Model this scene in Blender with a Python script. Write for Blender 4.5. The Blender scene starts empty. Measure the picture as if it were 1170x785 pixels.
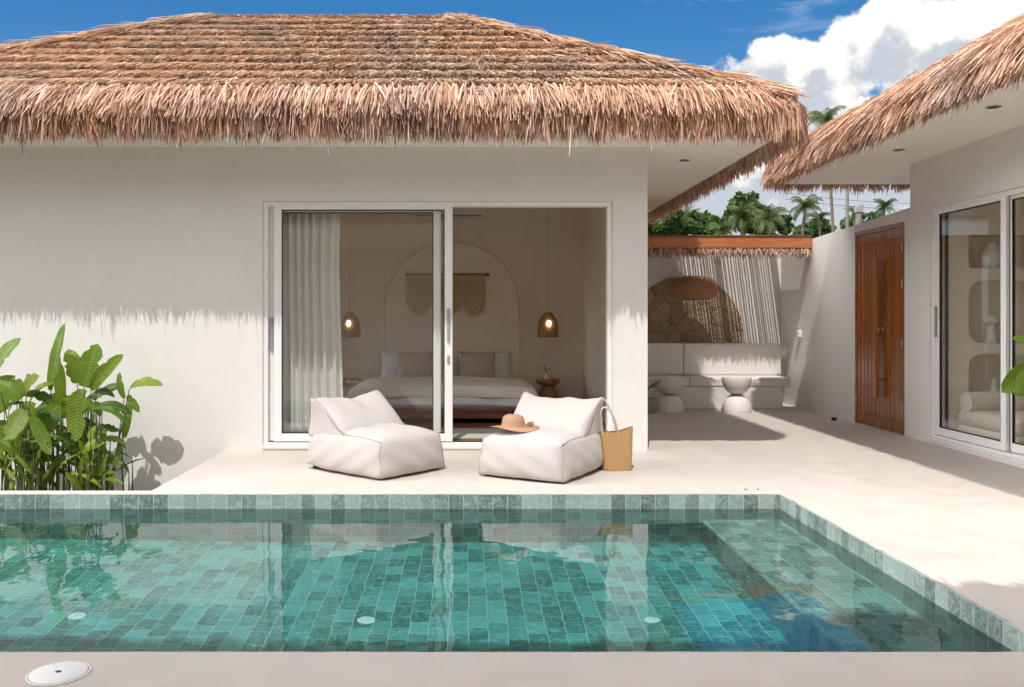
import bpy, bmesh, math, random
import numpy as np
from mathutils import Vector, Matrix

random.seed(7)
RNG = np.random.default_rng(11)
PI = math.pi
scene = bpy.context.scene
COL = scene.collection
F = 1000.0
CAMZ = 1.25


def P(px, py, Y):
    """a point of the photograph (1170x785) at depth Y metres"""
    return Vector(((px - 535.0) * Y / F, Y, CAMZ + (364.0 - py) * Y / F))


# ------------------------------------------------------------------ materials
class NT:
    def __init__(self, tree):
        self.t = tree
        self.n = tree.nodes
        self.l = tree.links

    def new(self, typ, **kw):
        nd = self.n.new(typ)
        for k, v in kw.items():
            setattr(nd, k, v)
        return nd

    def link(self, a, b):
        self.l.new(a, b)

    def val(self, sock, v):
        if hasattr(v, 'is_output'):
            self.l.new(v, sock)
        else:
            sock.default_value = v

    def m(self, op, a, b=None, c=None, clamp=False):
        nd = self.n.new('ShaderNodeMath')
        nd.operation = op
        nd.use_clamp = clamp
        self.val(nd.inputs[0], a)
        if b is not None:
            self.val(nd.inputs[1], b)
        if c is not None:
            self.val(nd.inputs[2], c)
        return nd.outputs[0]

    def mix(self, fac, a, b):
        nd = self.n.new('ShaderNodeMix')
        nd.data_type = 'RGBA'
        self.val(nd.inputs[0], fac)
        for s, v in ((nd.inputs[6], a), (nd.inputs[7], b)):
            if hasattr(v, 'is_output'):
                self.l.new(v, s)
            else:
                s.default_value = (*v, 1.0) if len(v) == 3 else v
        return nd.outputs[2]

    def noise(self, vec, scale, detail=4.0, rough=0.55, dist=0.0):
        nd = self.n.new('ShaderNodeTexNoise')
        nd.inputs['Scale'].default_value = scale
        nd.inputs['Detail'].default_value = detail
        nd.inputs['Roughness'].default_value = rough
        nd.inputs['Distortion'].default_value = dist
        if vec is not None:
            self.l.new(vec, nd.inputs['Vector'])
        return nd.outputs['Fac']

    def ramp(self, fac, stops):
        nd = self.n.new('ShaderNodeValToRGB')
        self.l.new(fac, nd.inputs[0])
        e = nd.color_ramp.elements
        while len(e) < len(stops):
            e.new(0.5)
        for el, (p, c) in zip(e, stops):
            el.position = p
            el.color = (*c, 1.0)
        return nd.outputs[0]

    def smooth(self, v, lo, hi, a=0.0, b=1.0):
        nd = self.n.new('ShaderNodeMapRange')
        nd.interpolation_type = 'SMOOTHSTEP'
        self.val(nd.inputs[0], v)
        nd.inputs[1].default_value = lo
        nd.inputs[2].default_value = hi
        nd.inputs[3].default_value = a
        nd.inputs[4].default_value = b
        return nd.outputs[0]


def newmat(name):
    m = bpy.data.materials.new(name)
    m.use_nodes = True
    nt = NT(m.node_tree)
    bsdf = m.node_tree.nodes['Principled BSDF']
    return m, nt, bsdf


def objco(nt):
    return nt.new('ShaderNodeTexCoord').outputs['Object']


def simple(name, c1, c2=None, rough=0.6, scale=6.0, bump=0.0, bscale=60.0, metal=0.0, spec=0.5, detail=5.0, stretch=None):
    m, nt, b = newmat(name)
    co = objco(nt)
    if stretch:
        mp = nt.new('ShaderNodeMapping')
        mp.inputs['Scale'].default_value = stretch
        nt.link(co, mp.inputs['Vector'])
        co = mp.outputs[0]
    if c2 is None:
        b.inputs['Base Color'].default_value = (*c1, 1)
    else:
        n = nt.noise(co, scale, detail, 0.6)
        n = nt.smooth(n, 0.3, 0.7)
        nt.link(nt.mix(n, c1, c2), b.inputs['Base Color'])
    b.inputs['Roughness'].default_value = rough
    b.inputs['Metallic'].default_value = metal
    b.inputs['Specular IOR Level'].default_value = spec
    if bump > 0:
        bn = nt.new('ShaderNodeBump')
        bn.inputs['Strength'].default_value = bump
        bn.inputs['Distance'].default_value = 0.01
        nt.link(nt.noise(co, bscale, 5.0, 0.6), bn.inputs['Height'])
        nt.link(bn.outputs[0], b.inputs['Normal'])
    return m


def plaster(name, c, var=0.085):
    m, nt, b = newmat(name)
    co = objco(nt)
    n1 = nt.smooth(nt.noise(co, 0.9, 6, 0.6, 0.6), 0.3, 0.75)
    n2 = nt.smooth(nt.noise(co, 9.0, 6, 0.7), 0.3, 0.7)
    k = nt.m('ADD', nt.m('MULTIPLY', n1, 0.6), nt.m('MULTIPLY', n2, 0.4))
    d = tuple(x * (1 - var) for x in c)
    nt.link(nt.mix(k, d, c), b.inputs['Base Color'])
    b.inputs['Roughness'].default_value = 0.85
    b.inputs['Specular IOR Level'].default_value = 0.25
    bn = nt.new('ShaderNodeBump')
    bn.inputs['Strength'].default_value = 0.12
    bn.inputs['Distance'].default_value = 0.006
    h = nt.m('ADD', nt.noise(co, 5.0, 5), nt.m('MULTIPLY', nt.noise(co, 90.0, 3), 0.25))
    nt.link(h, bn.inputs['Height'])
    nt.link(bn.outputs[0], b.inputs['Normal'])
    return m


def deck_mat():
    m, nt, b = newmat('cream_microcement')
    co = objco(nt)
    n1 = nt.smooth(nt.noise(co, 0.55, 7, 0.62, 0.8), 0.3, 0.72)
    n2 = nt.smooth(nt.noise(co, 4.0, 7, 0.7, 0.4), 0.25, 0.75)
    n3 = nt.smooth(nt.noise(co, 60.0, 3, 0.6), 0.62, 0.80)
    k = nt.m('ADD', nt.m('MULTIPLY', n1, 0.5), nt.m('MULTIPLY', n2, 0.5))
    c = nt.mix(k, (0.475, 0.425, 0.383), (0.565, 0.51, 0.46))
    c = nt.mix(nt.m('MULTIPLY', n3, 0.16), c, (0.30, 0.25, 0.21))
    nt.link(c, b.inputs['Base Color'])
    r = nt.smooth(n2, 0.0, 1.0, 0.5, 0.68)
    nt.link(r, b.inputs['Roughness'])
    b.inputs['Specular IOR Level'].default_value = 0.3
    bn = nt.new('ShaderNodeBump')
    bn.inputs['Strength'].default_value = 0.10
    bn.inputs['Distance'].default_value = 0.004
    nt.link(nt.noise(co, 22.0, 6, 0.65), bn.inputs['Height'])
    nt.link(bn.outputs[0], b.inputs['Normal'])
    return m


def tile_mat(name, stagger, TL=0.21, hue=None):
    """green stone pool tiles: uv in metres, tile 0.105 x 0.21"""
    m, nt, b = newmat(name)
    uv = nt.new('ShaderNodeUVMap').outputs[0]
    sp = nt.new('ShaderNodeSeparateXYZ')
    nt.link(uv, sp.inputs[0])
    u = nt.m('DIVIDE', sp.outputs[0], 0.105)
    v = nt.m('DIVIDE', sp.outputs[1], TL)
    iu = nt.m('FLOOR', u)
    if stagger:
        v = nt.m('ADD', v, nt.m('MULTIPLY', nt.m('MODULO', nt.m('ADD', iu, 1000.0), 2.0), 0.5))
    iv = nt.m('FLOOR', v)
    cb = nt.new('ShaderNodeCombineXYZ')
    nt.link(iu, cb.inputs[0])
    nt.link(iv, cb.inputs[1])
    wn = nt.new('ShaderNodeTexWhiteNoise')
    wn.noise_dimensions = '2D'
    nt.link(cb.outputs[0], wn.inputs['Vector'])
    rnd = wn.outputs['Value']
    # veins: noise in uv space shifted per tile
    off = nt.new('ShaderNodeVectorMath')
    off.operation = 'MULTIPLY_ADD'
    nt.link(wn.outputs['Color'], off.inputs[0])
    off.inputs[1].default_value = (37.0, 91.0, 13.0)
    nt.link(uv, off.inputs[2])
    n1 = nt.noise(off.outputs[0], 9.0, 7, 0.65, 2.2)
    vein = nt.m('SUBTRACT', 1.0, nt.m('MULTIPLY', nt.m('ABSOLUTE', nt.m('SUBTRACT', n1, 0.5)), 9.0), clamp=True)
    cloud = nt.smooth(nt.noise(off.outputs[0], 22.0, 6, 0.7, 1.0), 0.3, 0.7)
    base = nt.ramp(rnd, [(0.0, (0.215, 0.275, 0.260)), (0.3, (0.265, 0.335, 0.316)), (0.62, (0.330, 0.405, 0.380)), (1.0, (0.42, 0.495, 0.465))])
    dark = nt.mix(nt.m('MULTIPLY', vein, nt.smooth(rnd, 0.2, 0.9, 0.85, 0.30)), base, (0.035, 0.060, 0.052))
    colr = nt.mix(nt.m('MULTIPLY', cloud, 0.38), dark, (0.37, 0.44, 0.39))
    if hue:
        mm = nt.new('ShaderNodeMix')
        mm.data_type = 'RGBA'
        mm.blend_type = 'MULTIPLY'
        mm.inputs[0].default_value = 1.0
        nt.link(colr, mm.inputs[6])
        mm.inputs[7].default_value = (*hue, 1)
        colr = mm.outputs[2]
    fu = nt.m('FRACT', u)
    fv = nt.m('FRACT', v)
    du = nt.m('MULTIPLY', nt.m('MINIMUM', fu, nt.m('SUBTRACT', 1.0, fu)), 0.105)
    dv = nt.m('MULTIPLY', nt.m('MINIMUM', fv, nt.m('SUBTRACT', 1.0, fv)), TL)
    d = nt.m('MINIMUM', du, dv)
    g = nt.smooth(d, 0.0015, 0.0030, 1.0, 0.0)
    nt.link(nt.mix(nt.m('MULTIPLY', g, 0.75), colr, (0.56, 0.60, 0.57)), b.inputs['Base Color'])
    nt.link(nt.smooth(g, 0.0, 1.0, 0.28, 0.8), b.inputs['Roughness'])
    bn = nt.new('ShaderNodeBump')
    bn.inputs['Strength'].default_value = 0.35
    bn.inputs['Distance'].default_value = 0.004
    h = nt.m('ADD', nt.m('SUBTRACT', 1.0, g), nt.m('MULTIPLY', n1, 0.5))
    nt.link(h, bn.inputs['Height'])
    nt.link(bn.outputs[0], b.inputs['Normal'])
    return m


def strand_mat(name, stops, trans=0.22):
    m, nt, b = newmat(name)
    geo = nt.new('ShaderNodeNewGeometry')
    rnd = geo.outputs['Random Per Island']
    co = objco(nt)
    n = nt.smooth(nt.noise(co, 1.3, 5, 0.6), 0.3, 0.7)
    n2 = nt.smooth(nt.noise(co, 7.0, 4, 0.6), 0.3, 0.7)
    k = nt.m('ADD', nt.m('MULTIPLY', rnd, 0.72), nt.m('MULTIPLY', nt.m('ADD', n, n2), 0.14), clamp=True)
    c = nt.ramp(k, stops)
    wz = nt.smooth(nt.noise(co, 0.75, 4, 0.6, 0.5), 0.42, 0.72)
    hv = nt.new('ShaderNodeHueSaturation')
    nt.link(nt.m('SUBTRACT', 1.02, nt.m('MULTIPLY', wz, 0.22)), hv.inputs['Saturation'])
    nt.link(nt.m('SUBTRACT', 1.04, nt.m('MULTIPLY', wz, 0.20)), hv.inputs['Value'])
    nt.link(c, hv.inputs['Color'])
    c = hv.outputs[0]
    nt.link(c, b.inputs['Base Color'])
    b.inputs['Roughness'].default_value = 0.62
    b.inputs['Specular IOR Level'].default_value = 0.3
    tr = nt.new('ShaderNodeBsdfTranslucent')
    nt.link(c, tr.inputs['Color'])
    mx = nt.new('ShaderNodeMixShader')
    mx.inputs[0].default_value = trans
    nt.link(b.outputs[0], mx.inputs[1])
    nt.link(tr.outputs[0], mx.inputs[2])
    out = m.node_tree.nodes['Material Output']
    nt.link(mx.outputs[0], out.inputs['Surface'])
    return m


def leaf_mat(name, stops, trans=0.35, rough=0.35, veins=False):
    m, nt, b = newmat(name)
    geo = nt.new('ShaderNodeNewGeometry')
    rnd = geo.outputs['Random Per Island']
    co = objco(nt)
    n = nt.smooth(nt.noise(co, 14.0, 4, 0.6), 0.3, 0.7)
    k = nt.m('ADD', nt.m('MULTIPLY', rnd, 0.8), nt.m('MULTIPLY', n, 0.2), clamp=True)
    c = nt.ramp(k, stops)
    if veins:
        uvn = nt.new('ShaderNodeUVMap').outputs[0]
        su = nt.new('ShaderNodeSeparateXYZ')
        nt.link(uvn, su.inputs[0])
        av = nt.m('ABSOLUTE', su.outputs[1])
        ph = nt.m('SUBTRACT', nt.m('MULTIPLY', su.outputs[0], 95.0), nt.m('MULTIPLY', av, 9.0))
        vv = nt.m('ADD', nt.m('MULTIPLY', nt.m('SINE', ph), 0.5), 0.5)
        rib = nt.smooth(av, 0.03, 0.09, 1.0, 0.0)
        c = nt.mix(nt.m('MULTIPLY', vv, 0.28), c, (0.02, 0.05, 0.008))
        c = nt.mix(nt.m('MULTIPLY', rib, 0.7), c, (0.26, 0.36, 0.08))
        edge = nt.m('MULTIPLY', nt.smooth(av, 0.80, 1.0), nt.smooth(nt.noise(co, 9.0, 4), 0.52, 0.66))
        c = nt.mix(nt.m('MULTIPLY', edge, 0.8), c, (0.22, 0.13, 0.04))
        bl = nt.new('ShaderNodeBump')
        bl.inputs['Strength'].default_value = 0.4
        bl.inputs['Distance'].default_value = 0.006
        nt.link(vv, bl.inputs['Height'])
        nt.link(bl.outputs[0], b.inputs['Normal'])
    nt.link(c, b.inputs['Base Color'])
    b.inputs['Roughness'].default_value = rough
    b.inputs['Specular IOR Level'].default_value = 0.45
    tr = nt.new('ShaderNodeBsdfTranslucent')
    nt.link(nt.mix(0.5, c, (0.25, 0.42, 0.03)), tr.inputs['Color'])
    mx = nt.new('ShaderNodeMixShader')
    mx.inputs[0].default_value = trans
    nt.link(b.outputs[0], mx.inputs[1])
    nt.link(tr.outputs[0], mx.inputs[2])
    nt.link(mx.outputs[0], m.node_tree.nodes['Material Output'].inputs['Surface'])
    return m


def fabric(name, c, c2=None, weave=350.0, bump=0.25, trans=0.0, wr=6.0, wrs=0.35):
    m, nt, b = newmat(name)
    co = objco(nt)
    c2 = c2 or tuple(x * 0.9 for x in c)
    k = nt.smooth(nt.noise(co, weave * 0.3, 3, 0.7), 0.3, 0.7)
    col = nt.mix(k, c, c2)
    nt.link(col, b.inputs['Base Color'])
    b.inputs['Roughness'].default_value = 0.9
    b.inputs['Specular IOR Level'].default_value = 0.15
    b.inputs['Sheen Weight'].default_value = 0.15
    bn = nt.new('ShaderNodeBump')
    bn.inputs['Strength'].default_value = bump
    bn.inputs['Distance'].default_value = 0.02
    h = nt.m('ADD', nt.m('MULTIPLY', nt.noise(co, wr, 5, 0.55, 0.8), wrs), nt.m('MULTIPLY', nt.noise(co, weave, 2), 0.03))
    nt.link(h, bn.inputs['Height'])
    nt.link(bn.outputs[0], b.inputs['Normal'])
    if trans > 0:
        tr = nt.new('ShaderNodeBsdfTranslucent')
        nt.link(col, tr.inputs['Color'])
        mx = nt.new('ShaderNodeMixShader')
        mx.inputs[0].default_value = trans
        nt.link(b.outputs[0], mx.inputs[1])
        nt.link(tr.outputs[0], mx.inputs[2])
        nt.link(mx.outputs[0], m.node_tree.nodes['Material Output'].inputs['Surface'])
    return m


def wood(name, c1, c2, axis='z', rough=0.35, plank=0.0, plank_axis=None, scale=18.0):
    m, nt, b = newmat(name)
    co = objco(nt)
    mp = nt.new('ShaderNodeMapping')
    s = {'x': (0.12, 1, 1), 'y': (1, 0.12, 1), 'z': (1, 1, 0.12)}[axis]
    mp.inputs['Scale'].default_value = s
    nt.link(co, mp.inputs['Vector'])
    n = nt.noise(mp.outputs[0], scale, 7, 0.65, 1.4)
    n2 = nt.noise(mp.outputs[0], scale * 7, 4, 0.6)
    k = nt.smooth(nt.m('ADD', nt.m('MULTIPLY', n, 0.75), nt.m('MULTIPLY', n2, 0.25)), 0.32, 0.68)
    if plank > 0:
        sp = nt.new('ShaderNodeSeparateXYZ')
        nt.link(co, sp.inputs[0])
        i = nt.m('FLOOR', nt.m('DIVIDE', sp.outputs['xyz'.index(plank_axis)], plank))
        wn = nt.new('ShaderNodeTexWhiteNoise')
        wn.noise_dimensions = '1D'
        nt.link(i, wn.inputs['W'])
        k = nt.m('ADD', nt.m('MULTIPLY', k, 0.6), nt.m('MULTIPLY', wn.outputs['Value'], 0.4))
    nt.link(nt.mix(k, c1, c2), b.inputs['Base Color'])
    b.inputs['Roughness'].default_value = rough
    bn = nt.new('ShaderNodeBump')
    bn.inputs['Strength'].default_value = 0.15
    bn.inputs['Distance'].default_value = 0.003
    nt.link(n2, bn.inputs['Height'])
    nt.link(bn.outputs[0], b.inputs['Normal'])
    return m


def glass_mat(name, tint):
    m, nt, b = newmat(name)
    m.node_tree.nodes.remove(b)
    lw = nt.new('ShaderNodeLayerWeight')
    lw.inputs['Blend'].default_value = 0.5
    f5 = nt.m('POWER', lw.outputs['Facing'], 5.0)
    fac = nt.m('ADD', nt.m('MULTIPLY', f5, 0.94), 0.045)
    tr = nt.new('ShaderNodeBsdfTransparent')
    tr.inputs['Color'].default_value = (*tint, 1)
    gl = nt.new('ShaderNodeBsdfGlossy')
    gl.inputs['Roughness'].default_value = 0.0
    gl.inputs['Color'].default_value = (1, 1, 1, 1)
    mx = nt.new('ShaderNodeMixShader')
    nt.link(fac, mx.inputs[0])
    nt.link(tr.outputs[0], mx.inputs[1])
    nt.link(gl.outputs[0], mx.inputs[2])
    nt.link(mx.outputs[0], m.node_tree.nodes['Material Output'].inputs['Surface'])
    return m


def water_mat():
    m, nt, b = newmat('pool_water')
    m.node_tree.nodes.remove(b)
    fr = nt.new('ShaderNodeFresnel')
    fr.inputs['IOR'].default_value = 1.75
    rf = nt.new('ShaderNodeBsdfRefraction')
    rf.inputs['IOR'].default_value = 1.33
    rf.inputs['Roughness'].default_value = 0.0
    rf.inputs['Color'].default_value = (0.70, 0.975, 0.965, 1)
    gl = nt.new('ShaderNodeBsdfGlossy')
    gl.inputs['Roughness'].default_value = 0.0
    mx = nt.new('ShaderNodeMixShader')
    nt.link(fr.outputs[0], mx.inputs[0])
    nt.link(rf.outputs[0], mx.inputs[1])
    nt.link(gl.outputs[0], mx.inputs[2])
    nt.link(mx.outputs[0], m.node_tree.nodes['Material Output'].inputs['Surface'])
    return m


def stone_mat():
    m, nt, b = newmat('flagstone_cladding')
    co = objco(nt)
    ds = nt.new('ShaderNodeVectorMath')
    ds.operation = 'MULTIPLY_ADD'
    nz = nt.new('ShaderNodeTexNoise')
    nz.inputs['Scale'].default_value = 4.0
    nt.link(co, nz.inputs['Vector'])
    nt.link(nz.outputs['Color'], ds.inputs[0])
    ds.inputs[1].default_value = (0.12, 0.12, 0.12)
    nt.link(co, ds.inputs[2])
    v1 = nt.new('ShaderNodeTexVoronoi')
    v1.inputs['Scale'].default_value = 4.8
    nt.link(ds.outputs[0], v1.inputs['Vector'])
    v2 = nt.new('ShaderNodeTexVoronoi')
    v2.feature = 'DISTANCE_TO_EDGE'
    v2.inputs['Scale'].default_value = 4.8
    nt.link(ds.outputs[0], v2.inputs['Vector'])
    sp = nt.new('ShaderNodeSeparateColor')
    nt.link(v1.outputs['Color'], sp.inputs[0])
    c = nt.ramp(sp.outputs[0], [(0, (0.44, 0.31, 0.19)), (0.4, (0.58, 0.43, 0.275)), (0.7, (0.68, 0.53, 0.36)), (1, (0.52, 0.395, 0.27))])
    n = nt.smooth(nt.noise(co, 18, 6, 0.7), 0.3, 0.7)
    c = nt.mix(nt.m('MULTIPLY', n, 0.45), c, (0.33, 0.22, 0.13))
    g = nt.smooth(v2.outputs['Distance'], 0.006, 0.03, 1.0, 0.0)
    nt.link(nt.mix(nt.m('MULTIPLY', g, 0.6), c, (0.26, 0.19, 0.125)), b.inputs['Base Color'])
    b.inputs['Roughness'].default_value = 0.8
    bn = nt.new('ShaderNodeBump')
    bn.inputs['Strength'].default_value = 1.0
    bn.inputs['Distance'].default_value = 0.06
    nt.link(nt.m('ADD', nt.m('MULTIPLY', nt.m('SUBTRACT', 1.0, g), 0.6), nt.m('MULTIPLY', n, 0.4)), bn.inputs['Height'])
    nt.link(bn.outputs[0], b.inputs['Normal'])
    return m


def woven(name, c1, c2, su, sv, cyl=False):
    """crossing reeds: two wave patterns round the object"""
    m, nt, b = newmat(name)
    co = objco(nt)
    sp = nt.new('ShaderNodeSeparateXYZ')
    nt.link(co, sp.inputs[0])
    if cyl:
        ang = nt.m('ARCTAN2', sp.outputs[1], sp.outputs[0])
        u = nt.m('MULTIPLY', ang, su)
    else:
        u = nt.m('MULTIPLY', nt.m('ADD', sp.outputs[0], sp.outputs[1]), su)
    v = nt.m('MULTIPLY', sp.outputs[2], sv)
    a = nt.m('SINE', nt.m('ADD', u, v))
    bb = nt.m('SINE', nt.m('SUBTRACT', u, v))
    k = nt.m('MULTIPLY', nt.m('ADD', nt.m('MULTIPLY', a, bb), 1.0), 0.5)
    n = nt.noise(co, 40.0, 3)
    k = nt.m('ADD', nt.m('MULTIPLY', k, 0.7), nt.m('MULTIPLY', n, 0.3))
    nt.link(nt.mix(k, c1, c2), b.inputs['Base Color'])
    b.inputs['Roughness'].default_value = 0.6
    bn = nt.new('ShaderNodeBump')
    bn.inputs['Strength'].default_value = 0.6
    bn.inputs['Distance'].default_value = 0.006
    nt.link(k, bn.inputs['Height'])
    nt.link(bn.outputs[0], b.inputs['Normal'])
    return m


def emit(name, c, s):
    m, nt, b = newmat(name)
    b.inputs['Base Color'].default_value = (*c, 1)
    b.inputs['Emission Color'].default_value = (*c, 1)
    b.inputs['Emission Strength'].default_value = s
    return m


M = {}
M['wall'] = plaster('white_plaster', (0.755, 0.732, 0.708))
M['inner'] = plaster('warm_white_plaster', (0.90, 0.825, 0.72))
M['soffit'] = plaster('painted_soffit', (0.91, 0.86, 0.79), 0.03)
M['deck'] = deck_mat()
M['tile_wall'] = tile_mat('green_stone_tile_wall', False)
M['tile_deep'] = tile_mat('water_tinted_tile_floor', True, 0.152, (0.48, 1.0, 1.0))  # teal of the deep water painted into the tile; the stone is green
M['tile_floor'] = tile_mat('green_stone_tile_floor', True, 0.152, (1.18, 1.15, 1.12))
M['water'] = water_mat()
M['thatch'] = strand_mat('straw_thatch', [(0.0, (0.22, 0.11, 0.055)), (0.2, (0.45, 0.268, 0.160)), (0.6, (0.65, 0.435, 0.293)), (1.0, (0.82, 0.64, 0.49))])
M['fringe'] = strand_mat('straw_eave', [(0.0, (0.11, 0.040, 0.016)), (0.12, (0.25, 0.105, 0.046)), (0.24, (0.54, 0.315, 0.20)), (0.65, (0.71, 0.475, 0.35)), (1.0, (0.84, 0.645, 0.52))])
M['underthatch'] = simple('thatch_underlay', (0.20, 0.105, 0.05), (0.30, 0.165, 0.08), 0.9, 30, 0.4, 60)
M['alu'] = simple('white_aluminium', (0.78, 0.77, 0.76), None, 0.32)
M['alu2'] = simple('grey_handle', (0.30, 0.30, 0.31), None, 0.35)
M['black'] = simple('black_gasket', (0.012, 0.012, 0.013), None, 0.5)
M['glass'] = glass_mat('window_glass', (0.98, 0.985, 0.98))
M['lounge'] = fabric('cream_canvas', (0.505, 0.463, 0.443), (0.47, 0.43, 0.41), 420, 0.35, 0, 7.0, 0.30)
M['piping'] = simple('grey_piping', (0.36, 0.315, 0.285), None, 0.8)
M['dark'] = simple('dark_underside', (0.02, 0.018, 0.018), None, 0.9)
M['curtain'] = fabric('sheer_curtain', (0.93, 0.925, 0.90), (0.90, 0.895, 0.87), 500, 0.05, 0.22)
M['linen'] = fabric('white_linen', (0.80, 0.80, 0.80), (0.76, 0.76, 0.77), 400, 0.3, 0, 5, 0.4)
M['cream_linen'] = fabric('cream_linen', (0.80, 0.755, 0.67), (0.76, 0.71, 0.62), 400, 0.35, 0, 4, 0.5)
M['taupe'] = fabric('taupe_linen', (0.54, 0.455, 0.40), None, 300, 0.3, 0, 9, 0.4)
M['sofa'] = fabric('cream_sofa_cloth', (0.74, 0.68, 0.58), None, 300, 0.3, 0, 9, 0.4)
M['bench_cloth'] = fabric('bench_cloth', (0.74, 0.705, 0.66), None, 300, 0.25, 0, 6, 0.3)
M['walnut'] = wood('red_brown_wood', (0.10, 0.040, 0.018), (0.24, 0.105, 0.045), 'x', 0.35)
M['gate'] = wood('varnished_teak', (0.17, 0.050, 0.012), (0.38, 0.130, 0.030), 'z', 0.22, 0.085, 'y')
M['gate_light'] = wood('light_teak_handle', (0.28, 0.095, 0.028), (0.43, 0.165, 0.05), 'z', 0.25)
M['floorwood'] = wood('bedroom_boards', (0.17, 0.075, 0.032), (0.30, 0.145, 0.068), 'x', 0.3, 0.14, 'y')
M['table_wood'] = wood('turned_wood', (0.26, 0.115, 0.042), (0.46, 0.225, 0.092), 'z', 0.4)
M['rug'] = fabric('pale_rug', (0.48, 0.45, 0.41), (0.42, 0.40, 0.36), 120, 0.5)
M['rattan'] = woven('rattan_weave', (0.20, 0.095, 0.03), (0.50, 0.27, 0.105), 30.0, 150.0, True)
M['rattan_red'] = woven('reddish_rattan_weave', (0.14, 0.055, 0.022), (0.50, 0.235, 0.10), 34.0, 120.0, True)
M['bag'] = woven('straw_bag_weave', (0.29, 0.155, 0.055), (0.56, 0.345, 0.150), 230.0, 230.0)
M['hat'] = woven('straw_hat_weave', (0.38, 0.205, 0.12), (0.54, 0.325, 0.21), 60.0, 500.0, True)
M['hat_band'] = fabric('hat_band_cloth', (0.42, 0.22, 0.14), None)
M['rope'] = simple('cotton_rope', (0.62, 0.53, 0.40), (0.50, 0.42, 0.30), 0.9, 80)
M['macrame'] = simple('macrame_cord', (0.70, 0.58, 0.39), (0.58, 0.47, 0.30), 0.9, 40)
M['stick'] = simple('driftwood', (0.12, 0.075, 0.04), (0.2, 0.13, 0.07), 0.8, 30)
M['bulb'] = emit('warm_bulb', (1.0, 0.72, 0.36), 16.0)
M['cord'] = simple('cord', (0.32, 0.27, 0.2), None, 0.7)
M['white_plastic'] = simple('white_plastic', (0.78, 0.78, 0.76), None, 0.4)
M['ceramic'] = simple('matt_white_ceramic', (0.76, 0.735, 0.70), (0.70, 0.67, 0.63), 0.7, 12, 0.15, 40)
M['terrazzo'] = simple('cast_white_stone', (0.74, 0.71, 0.67), (0.68, 0.65, 0.60), 0.7, 9, 0.2, 50)
M['stone'] = stone_mat()
M['fascia'] = wood('orange_timber', (0.40, 0.130, 0.042), (0.52, 0.19, 0.068), 'x', 0.5)
M['bamboo'] = simple('bamboo_slat', (0.42, 0.26, 0.13), (0.30, 0.17, 0.08), 0.6, 20)
M['leaf'] = leaf_mat('big_leaf', [(0.0, (0.016, 0.050, 0.009)), (0.3, (0.055, 0.130, 0.013)), (0.6, (0.17, 0.275, 0.022)), (1.0, (0.34, 0.42, 0.040))], 0.4, 0.38, True)
M['leaf_yellow'] = leaf_mat('yellowing_leaf', [(0.0, (0.14, 0.24, 0.025)), (1.0, (0.36, 0.34, 0.05))], 0.4, 0.4, True)
M['stalk'] = simple('green_stalk', (0.05, 0.085, 0.02), (0.12, 0.13, 0.035), 0.5, 12)
M['frond'] = leaf_mat('palm_frond', [(0.0, (0.028, 0.058, 0.018)), (0.5, (0.075, 0.120, 0.034)), (1.0, (0.18, 0.20, 0.065))], 0.25, 0.45)
M['tree_leaf'] = leaf_mat('tree_leaf', [(0.0, (0.018, 0.045, 0.014)), (0.5, (0.048, 0.100, 0.026)), (1.0, (0.115, 0.170, 0.045))], 0.2, 0.55)
M['trunk'] = simple('palm_trunk', (0.20, 0.16, 0.12), (0.11, 0.085, 0.065), 0.85, 5, 0.5, 12)
M['ground'] = simple('grassy_ground', (0.06, 0.075, 0.03), (0.12, 0.10, 0.055), 0.95, 0.7, 0.6, 14)
M['soil'] = simple('planter_soil', (0.06, 0.045, 0.03), (0.10, 0.075, 0.05), 0.95, 12, 0.6, 40)
M['metal'] = simple('steel', (0.55, 0.55, 0.56), None, 0.25, metal=1.0)
M['concrete'] = simple('concrete_pole', (0.24, 0.235, 0.22), (0.18, 0.175, 0.165), 0.85, 8)
M['pot'] = simple('grey_pot', (0.30, 0.29, 0.27), (0.24, 0.23, 0.21), 0.7, 8)
M['tv'] = simple('socket_white', (0.74, 0.74, 0.72), None, 0.35)


# ------------------------------------------------------------------ mesh helpers
def wloc(o):
    v = Vector((0, 0, 0))
    while o is not None:
        v += o.location
        o = o.parent
    return v


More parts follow.
